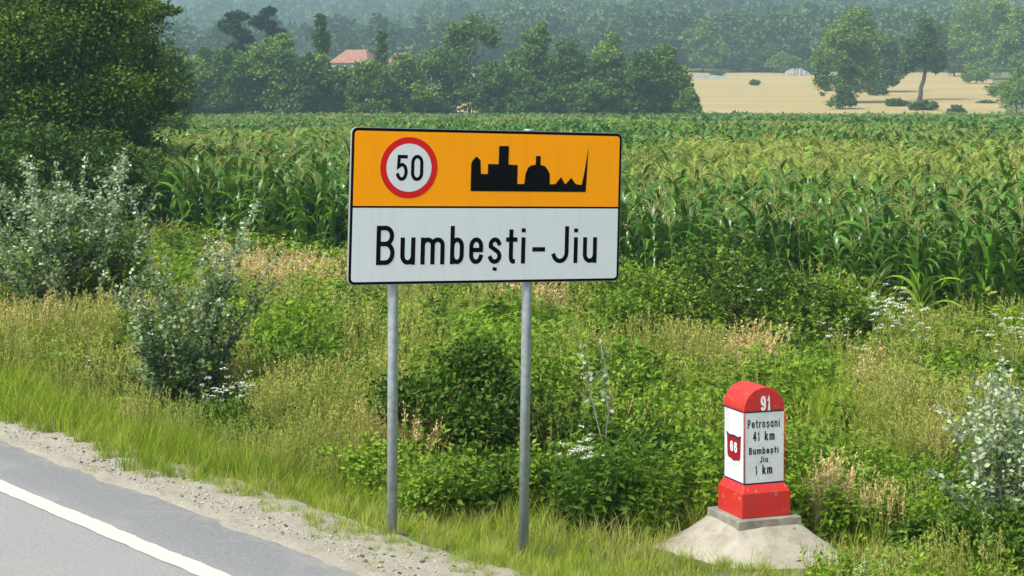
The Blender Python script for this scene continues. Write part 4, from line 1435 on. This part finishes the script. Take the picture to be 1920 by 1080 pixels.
for k, (px, D, w, h, L, n, mat, lab) in enumerate(BUSH):
    b = gp(px, D)
    gg = np.random.default_rng(600 + k)
    lobes = [(0, 0, h * .58, w * .7, w * .6, h * .40)]
    for q in range(5):
        a = gg.uniform(0, 2 * pi); r_ = gg.uniform(.35, .65)
        lobes.append((cos(a) * w * r_, sin(a) * w * r_ * .8, h * gg.uniform(.25, .68), w * gg.uniform(.3, .5), w * .4, h * gg.uniform(.22, .34)))
    make_tree("bush", lab, b, lobes, h * .3, .018, n, L, mat, 620 + k, "bush", "bushes of the verge", (0, 0), .5, 12, .42, .3, bark='twig', up=.3, flat=.9, trunk_name='stem', crown_name='foliage')

# ================================================================== GRASS AND WEEDS (stuff)


def tuft(seed, n, h, spread, w, bend, seg=4, hv=.35):
    g_ = np.random.default_rng(seed); mb = MB()
    for k in range(n):
        a = g_.uniform(0, 2 * pi); r_ = spread * math.sqrt(g_.random())
        x0, y0 = r_ * cos(a), r_ * sin(a)
        hh = h * g_.uniform(1 - hv, 1 + hv * .6); az = g_.uniform(0, 2 * pi); b_ = bend * hh * g_.uniform(.2, 1.3)
        t = np.linspace(0, 1, seg + 1)
        cx_ = np.stack([x0 + cos(az) * b_ * t ** 2, y0 + sin(az) * b_ * t ** 2, hh * t * (1 - .18 * t * g_.random()) - .02], 1)
        pa = g_.uniform(0, pi)
        lat = np.array([cos(pa), sin(pa), 0]) * w * .5
        ww = (1 - t ** 1.8 * .92)[:, None]
        V = np.stack([cx_ - lat * ww, cx_ + lat * ww], 1).reshape(-1, 3)
        kk = np.arange(seg)
        Q = np.stack([kk * 2, kk * 2 + 1, kk * 2 + 3, kk * 2 + 2], 1)
        mb.add(V, Q, np.clip(g_.random() * .75 + t.repeat(2) * .25, 0, 1))
    return mb


def seed_heads(seed, n, h, spread, hl, hw, stem=.0022):
    g_ = np.random.default_rng(seed); st = MB()
    for k in range(n):
        a = g_.uniform(0, 2 * pi); r_ = spread * math.sqrt(g_.random())
        hh = h * g_.uniform(.7, 1.1)
        dx, dy = g_.normal(size=2) * .12 * hh
        p0 = np.array([r_ * cos(a), r_ * sin(a), 0]); p1 = p0 + np.array([dx * .5, dy * .5, hh * .7]); p2 = p0 + np.array([dx, dy, hh])
        st.add(*tube([p0, p1, p2], [stem, stem, stem * .7], 3, False), tint=g_.random())
        m_ = 16
        t = g_.random(m_); d = (p2 - p1) / np.linalg.norm(p2 - p1)
        P = p2 + d * hl * (t[:, None] - .7) + g_.normal(size=(m_, 3)) * hw * (1.05 - t[:, None]) * .5
        V, Fq = leaf_quads(P, hl * .18, .35, g_, .1, 0, along=np.tile(d * 2, (m_, 1)))
        st.add(V, Fq, g_.random(len(V)))
    return st


def weed(seed, n_st, h, spread, L, W, per):
    g_ = np.random.default_rng(seed); mb = MB()
    for k in range(n_st):
        a = g_.uniform(0, 2 * pi); r_ = spread * g_.random()
        hh = h * g_.uniform(.6, 1.1)
        tip = np.array([r_ * cos(a) + g_.normal() * .06, r_ * sin(a) + g_.normal() * .06, hh]); b_ = np.array([r_ * cos(a) * .4, r_ * sin(a) * .4, 0])
        mb.add(*tube([b_, (b_ + tip) / 2 + g_.normal(size=3) * .01, tip], [.004, .003, .0015], 4, False), tint=.2)
        t = g_.uniform(.08, 1, per)
        P = b_ + (tip - b_) * t[:, None] + g_.normal(size=(per, 3)) * .008
        o = g_.normal(size=(per, 3)); o[:, 2] = .35
        V, Fq = leaf_quads(P, L * (1.25 - .7 * t), W, g_, .5, .12, along=o * 1.5)
        mb.add(V, Fq, np.repeat(np.clip(.25 + .5 * t + g_.normal(size=per) * .2, 0, 1), 4))
    return mb

gp_list = []
for k in range(3): gp_list.append(("short", tuft(700 + k, 26, .14, .09, .0075, .6, hv=.5).data("g", M['gr_lush'])))          # 0-2 short lush
for k in range(3): gp_list.append(("green", tuft(710 + k, 26, .42, .09, .0085, .5, hv=.5).data("g", M['gr_green'])))        # 3-5 tall green
for k in range(3): gp_list.append(("dry", multi_mesh([(tuft(720 + k, 20, .42, .09, .0045, .4), M['gr_green']), (seed_heads(725 + k, 7, .58, .09, .12, .012), M['gr_dry'])])))   # 6-8 going to seed
for k in range(3): gp_list.append(("tan", multi_mesh([(tuft(730 + k, 12, .38, .09, .004, .4), M['gr_dry']), (seed_heads(735 + k, 9, .62, .10, .15, .022), M['gr_tan'])])))     # 9-11 tan
for k in range(3): gp_list.append(("lush", tuft(740 + k, 34, .36, .10, .009, .55).data("g", M['gr_lush'])))          # 12-14 lush
for k in range(3): gp_list.append(("weed", weed(750 + k, 6, .55, .16, .095, .42, 28).data("g", M['weed'])))           # 15-17 weeds
for k in range(3): gp_list.append(("wdark", weed(760 + k, 5, .50, .15, .07, .5, 30).data("g", M['weeddark'])))        # 18-20 dark weeds
for k in range(2): gp_list.append(("yellow", tuft(770 + k, 26, .26, .10, .006, .6, hv=.5).data("g", M['gr_dry'])))           # 21-22 yellowed short
GRASS = proto_collection("grass_protos", gp_list)
g = np.random.default_rng(77)


def wedge(n, y0, y1, amax):
    y = np.sqrt(g.uniform(y0 ** 2, y1 ** 2, n)); a = g.uniform(-amax, amax, n)
    return a * y, y
Xs = []; Ys = []
for n, y0, y1, am in ((17000, 8.5, 16, .46), (20000, 16, 26, .42), (30000, 26, 62, .40)):
    x, y = wedge(n, y0, y1, am); Xs.append(x); Ys.append(y)
x = np.concatenate(Xs); y = np.concatenate(Ys)
u, v = uv_of(x, y)
de = (x - p_edge[0]) * en[0] + (y - p_edge[1]) * en[1]
e0 = 6.25 + (fbm(v * .9, v * 0 + 1, 61) - .47) * .6 + (fbm(v * 4, v * 0 + 1, 62) - .47) * .45
edge_soft = u - e0
ok = (edge_soft > 0) & (de < 1.5)
sparse = (u > 5.85) & (edge_soft <= 0) & (vnoise(x * 2.5, y * 2.5, 63) > .72) & (g.random(len(x)) < .4)
ok |= sparse
rk = np.hypot(x - kbase[0], y - kbase[1])
front = (x - kbase[0]) * (-kbase[0]) + (y - kbase[1]) * (-kbase[1]) > 0
ok &= ~(rk < .50 + .25 * vnoise(x * 3, y * 3, 8))
ok &= ~((rk < 1.25) & front & (g.random(len(x)) < .4))
x, y, u, v, edge_soft, sp = x[ok], y[ok], u[ok], v[ok], edge_soft[ok], sparse[ok]
n = len(x)
r_ = g.random(n)
big = fbm(x * .55, y * .4, 71); fine = fbm(x * 1.7, y * 1.7, 72)
# mix of kinds: short by the road, then tall grass going to seed, weeds further down
idx = np.where(r_ < .45, 3, np.where(r_ < .58, 6, 15))
idx = np.where((big > .56) & (r_ > .30), 15, idx)
idx = np.where((big < .36) & (r_ > .6), 6, idx)
idx = np.where((fbm(x * .8, y * .6, 79) > .60) & (r_ > .25) & (edge_soft > .8), 18, idx)
idx = np.where((fine > .63) & (r_ < .6), 12, idx)
q_ = g.random(n)
idx = np.where(edge_soft < .4, np.where(q_ < .45, 0, np.where(q_ < .7, 21, 3)), idx)
idx = np.where((edge_soft < 1.1) & (edge_soft >= .4) & (r_ > .3), np.where(q_ < .4, 3, np.where(q_ < .6, 21, np.where(q_ < .85, 6, 12))), idx)


def blob(px, py, rx, ry, kind, prob):
    c_ = at(px, py)
    d = ((x - c_[0]) / rx) ** 2 + ((y - c_[1]) / ry) ** 2 + (fbm(x * 2, y * 2, 73) - .47) * 1.2
    return (d < 1) & (g.random(n) < prob)
for px, py, rx, ry, kind, prob in ((160, 690, 1.0, 1.6, 9, .6), (60, 720, 1.2, 2.0, 6, .7), (560, 575, 1.6, 3.0, 9, .42), (500, 560, 1.0, 3.0, 9, .3), (640, 640, .8, 1.4, 12, .5), (560, 700, .9, 1.4, 12, .5),
                                   (800, 900, .35, .8, 9, .6), (870, 940, .5, .8, 18, .6), (1000, 930, .7, .9, 18, .6), (1180, 930, .7, .8, 18, .6), (1700, 900, .55, 1.2, 6, .8), (1680, 830, .6, 1.4, 9, .15),  # dark weed patches imitate the shade beneath the bushes
                                   (1520, 820, .5, 1.2, 12, .7), (1560, 860, .9, 1.8, 3, .75), (1660, 800, .9, 2.0, 3, .6), (1750, 860, .6, 1.5, 6, .5), (1250, 780, .8, 1.6, 3, .5), (1020, 760, .8, 1.5, 3, .4), (1420, 740, .4, 1.0, 9, .5), (1560, 760, .7, 1.5, 12, .6), (1850, 1010, .5, .7, 18, .8), (1750, 1000, .4, .6, 15, .6), (1250, 980, .35, .5, 12, .7),  # dark weeds in the right corner stand in for its shadow
                                   (700, 990, .35, .5, 12, .7), (1020, 640, .7, 2.0, 9, .35), (720, 760, .6, 1.5, 6, .7), (620, 860, .7, 1.2, 6, .7), (300, 800, 1.0, 1.0, 6, .6), (1080, 1040, .6, .6, 21, .5),
                                   (880, 1040, .5, .5, 21, .45), (1600, 1020, .35, .5, 9, .3), (1350, 830, .5, 1.0, 12, .5)):
    bm_ = blob(px, py, rx, ry, kind, prob)
    idx = np.where(bm_ & (edge_soft > .12), kind, idx)
idx = np.where(sp, 0, idx)
idx = np.where((edge_soft < .6) & (idx >= 15) & (idx < 21), 3, idx)
nearz = (y < 12.9 + .7 * (vnoise(x * 1.3, x * 0 + 2, 85) - .5)) & (x / y < .17)
q2 = g.random(n)
idx = np.where(nearz & (idx != 9), np.where(q2 < .5, 0, np.where(q2 < .72, 21, np.where(q2 < .9, 3, 12))), idx)
rk = np.hypot(x - kbase[0], y - kbase[1])
idx = np.where((rk < 1.5) & (y < kbase[1] + .2), np.where(g.random(n) < .7, 0, 21), idx)
base_k = idx.copy()
idx = idx + (g.integers(0, 6, n) % np.where(idx == 21, 2, 3))
sc = g.uniform(.7, 1.25, n) * (1 + .25 * (fbm(x * .8, y * .8, 75) - .47) * 2)
sc *= np.where(sp, .55, np.interp(edge_soft, [0, .25, .7, 1.6, 3], [.6, .75, .85, 1.0, 1.1]))
sc *= np.interp(y, [8, 12, 14.5, 20, 60], [.58, .68, .9, 1.15, 1.25]) * (.72 + .56 * vnoise(x * .9, y * .7, 81))
sc = np.where(nearz & ((idx == 3) | (idx == 4) | (idx == 5) | ((idx >= 12) & (idx < 15))), sc * .62, sc)
wdt = np.interp(y, [10, 20, 30, 60], [1, 1.15, 1.5, 2.2])
lx = g.normal(size=n) * .10; ly = g.normal(size=n) * .10
scatter("verge_grass", np.stack([x, y, terrain(x, y) - .01], 1), np.stack([lx, ly, g.uniform(0, 6.28, n)], 1),
        np.stack([sc * wdt, sc * wdt, sc], 1), idx, GRASS, label="tall grass and weeds covering the roadside verge", cat="grass")
print("grass", n)

# gravel stones on the shoulder
pl = []
for k in range(5):
    gg = np.random.default_rng(820 + k)
    th = np.linspace(0, 2 * pi, 7, endpoint=False)
    V = [(0, 0, -.5)] + [(cos(t) * .85, sin(t) * .7, z) for z in (-.2, .25) for t in th] + [(0, 0, .5)]
    V = np.array(V) * gg.uniform(.75, 1.2, (len(V), 1))
    T = [[0, 1 + (q + 1) % 7, 1 + q] for q in range(7)] + [[15, 8 + q, 8 + (q + 1) % 7] for q in range(7)]
    Qd = [[1 + q, 1 + (q + 1) % 7, 8 + (q + 1) % 7, 8 + q] for q in range(7)]
    pl.append(("p", mesh_data("pebble", V, [np.array(T), np.array(Qd)], M['pebble_dark'] if k == 4 else M['pebble'])))
PEB = proto_collection("pebble_protos", pl)
N = 9000
vv = g.uniform(3, 26, N); uu = 5.84 + np.abs(g.normal(size=N)) * .38
ok = uu < 6.75
vv, uu = vv[ok], uu[ok]; n = len(uu)
xx = uu * RN[0] + vv * RD[0]; yy = uu * RN[1] + vv * RD[1]
zz = np.where(uu < edge_w(vv), .001, shoulder_z(uu, vv))
s = .004 + .014 * g.random(n) ** 4
s = np.where(uu < edge_w(vv), s * .6, s)
drk = g.random(n) < .13
s = np.where(drk, s * 1.25, s)
scatter("gravel_stones", np.stack([xx, yy, zz + s * .2], 1), g.uniform(0, 6.28, (n, 3)) * np.array([.1, .1, 1]), np.stack([s, s, s * .7], 1),
        np.where(drk, 4, g.integers(0, 4, n)), PEB, label="loose grey gravel along the asphalt edge", cat="gravel")

# ------------------------------------------------------------------ white flowers: each plant a thing


def flower_plant(seed, h, heads, r_head, spread):
    g_ = np.random.default_rng(seed)
    st = MB(); hd = []
    for k in range(heads):
        a = g_.uniform(0, 2 * pi); r_ = spread * g_.random()
        p0 = np.array([0, 0, h * .25]); tip = np.array([r_ * cos(a), r_ * sin(a), h * g_.uniform(.78, 1.05)])
        st.add(*tube([p0, (p0 + tip) / 2 + np.array([0, 0, -.02]), tip], [.003, .0025, .0015], 4, False), tint=.3)
        q = MB(); m_ = 30
        rr = r_head * np.sqrt(g_.random(m_)) * g_.uniform(.7, 1.1); aa_ = g_.uniform(0, 2 * pi, m_)
        P = tip + np.stack([rr * np.cos(aa_), rr * np.sin(aa_), .012 * (1 - (rr / r_head) ** 2) + g_.normal(size=m_) * .003], 1)
        V, Fq = leaf_quads(P, .016, .8, g_, 1.6)
        q.add(V, Fq, g_.random(len(V))); hd.append(q)
    st.add(*tube([(0, 0, -.02), (.005, 0, h * .28)], [.004, .003], 4, False), tint=.3)
    P = np.stack([g_.normal(size=24) * .04, g_.normal(size=24) * .04, g_.uniform(.05, h * .75, 24)], 1)
    V, Fq = leaf_quads(P, .06, .3, g_, .4); st.add(V, Fq, .5)
    return st.data("stem", M['weed']), [q.data("flower_head", M['petal']) for q in hd]
FP = [flower_plant(850 + k, 1.0, 7 + k, .045, .22) for k in range(4)]
g = np.random.default_rng(31)
FL = [("white-flowered weed in the flowery strip below the corn at right", "white flowers below the corn",
       [(1250, 690), (1300, 700), (1345, 705), (1400, 712), (1440, 690), (1490, 705), (1530, 715), (1580, 725), (1640, 690), (1655, 705), (1665, 720), (1675, 735), (1690, 700), (1700, 715), (1715, 730), (1640, 740),
        (1560, 740), (1620, 760), (1730, 745), (1600, 700)]),
      ("white-flowered weed by the silvery sapling at the right edge", "white flowers at the right edge", [(1895, 730), (1905, 745), (1880, 770), (1860, 760)]),
      ("small white-flowered weed in the grass between sign and milestone", "white flowers by the sign", [(1085, 990), (1095, 1000), (1075, 1005)]),
      ("small white-flowered weed in the grass between sapling and left post", "white flowers left of the sign", [(400, 855), (450, 862), (300, 790), (165, 790)])]
for lab, grp, spots in FL:
    for px, py in spots:
        b = at(px, py)
        e = empty("flowering_weed", b, lab, "flower", grp)
        s = g.uniform(.85, 1.25) * (1.0 if py < 770 else .62)
        e.scale = (s, s, s); e.rotation_euler = (0, 0, g.uniform(0, 6.28))
        st, hd = FP[g.integers(4)]
        add_part("stem", st, e)
        for q in hd: add_part("flower_head", q, e)

# ================================================================== HAZE
m = bpy.data.materials.new("haze"); m.use_nodes = True
nt = m.node_tree; nt.nodes.clear()
out = nt.nodes.new("ShaderNodeOutputMaterial")
pv = nt.nodes.new("ShaderNodeVolumePrincipled")
pv.inputs["Color"].default_value = (.60, .86, 1.0, 1)
pv.inputs["Density"].default_value = .00042
pv.inputs["Anisotropy"].default_value = 0.0
nt.links.new(pv.outputs[0], out.inputs["Volume"])
V, Fq = box((0, 0, 170), (11000, 11000, 346))
tag(mk("haze", V, Fq, m), "thin summer haze over the valley", "haze", None, 'stuff')
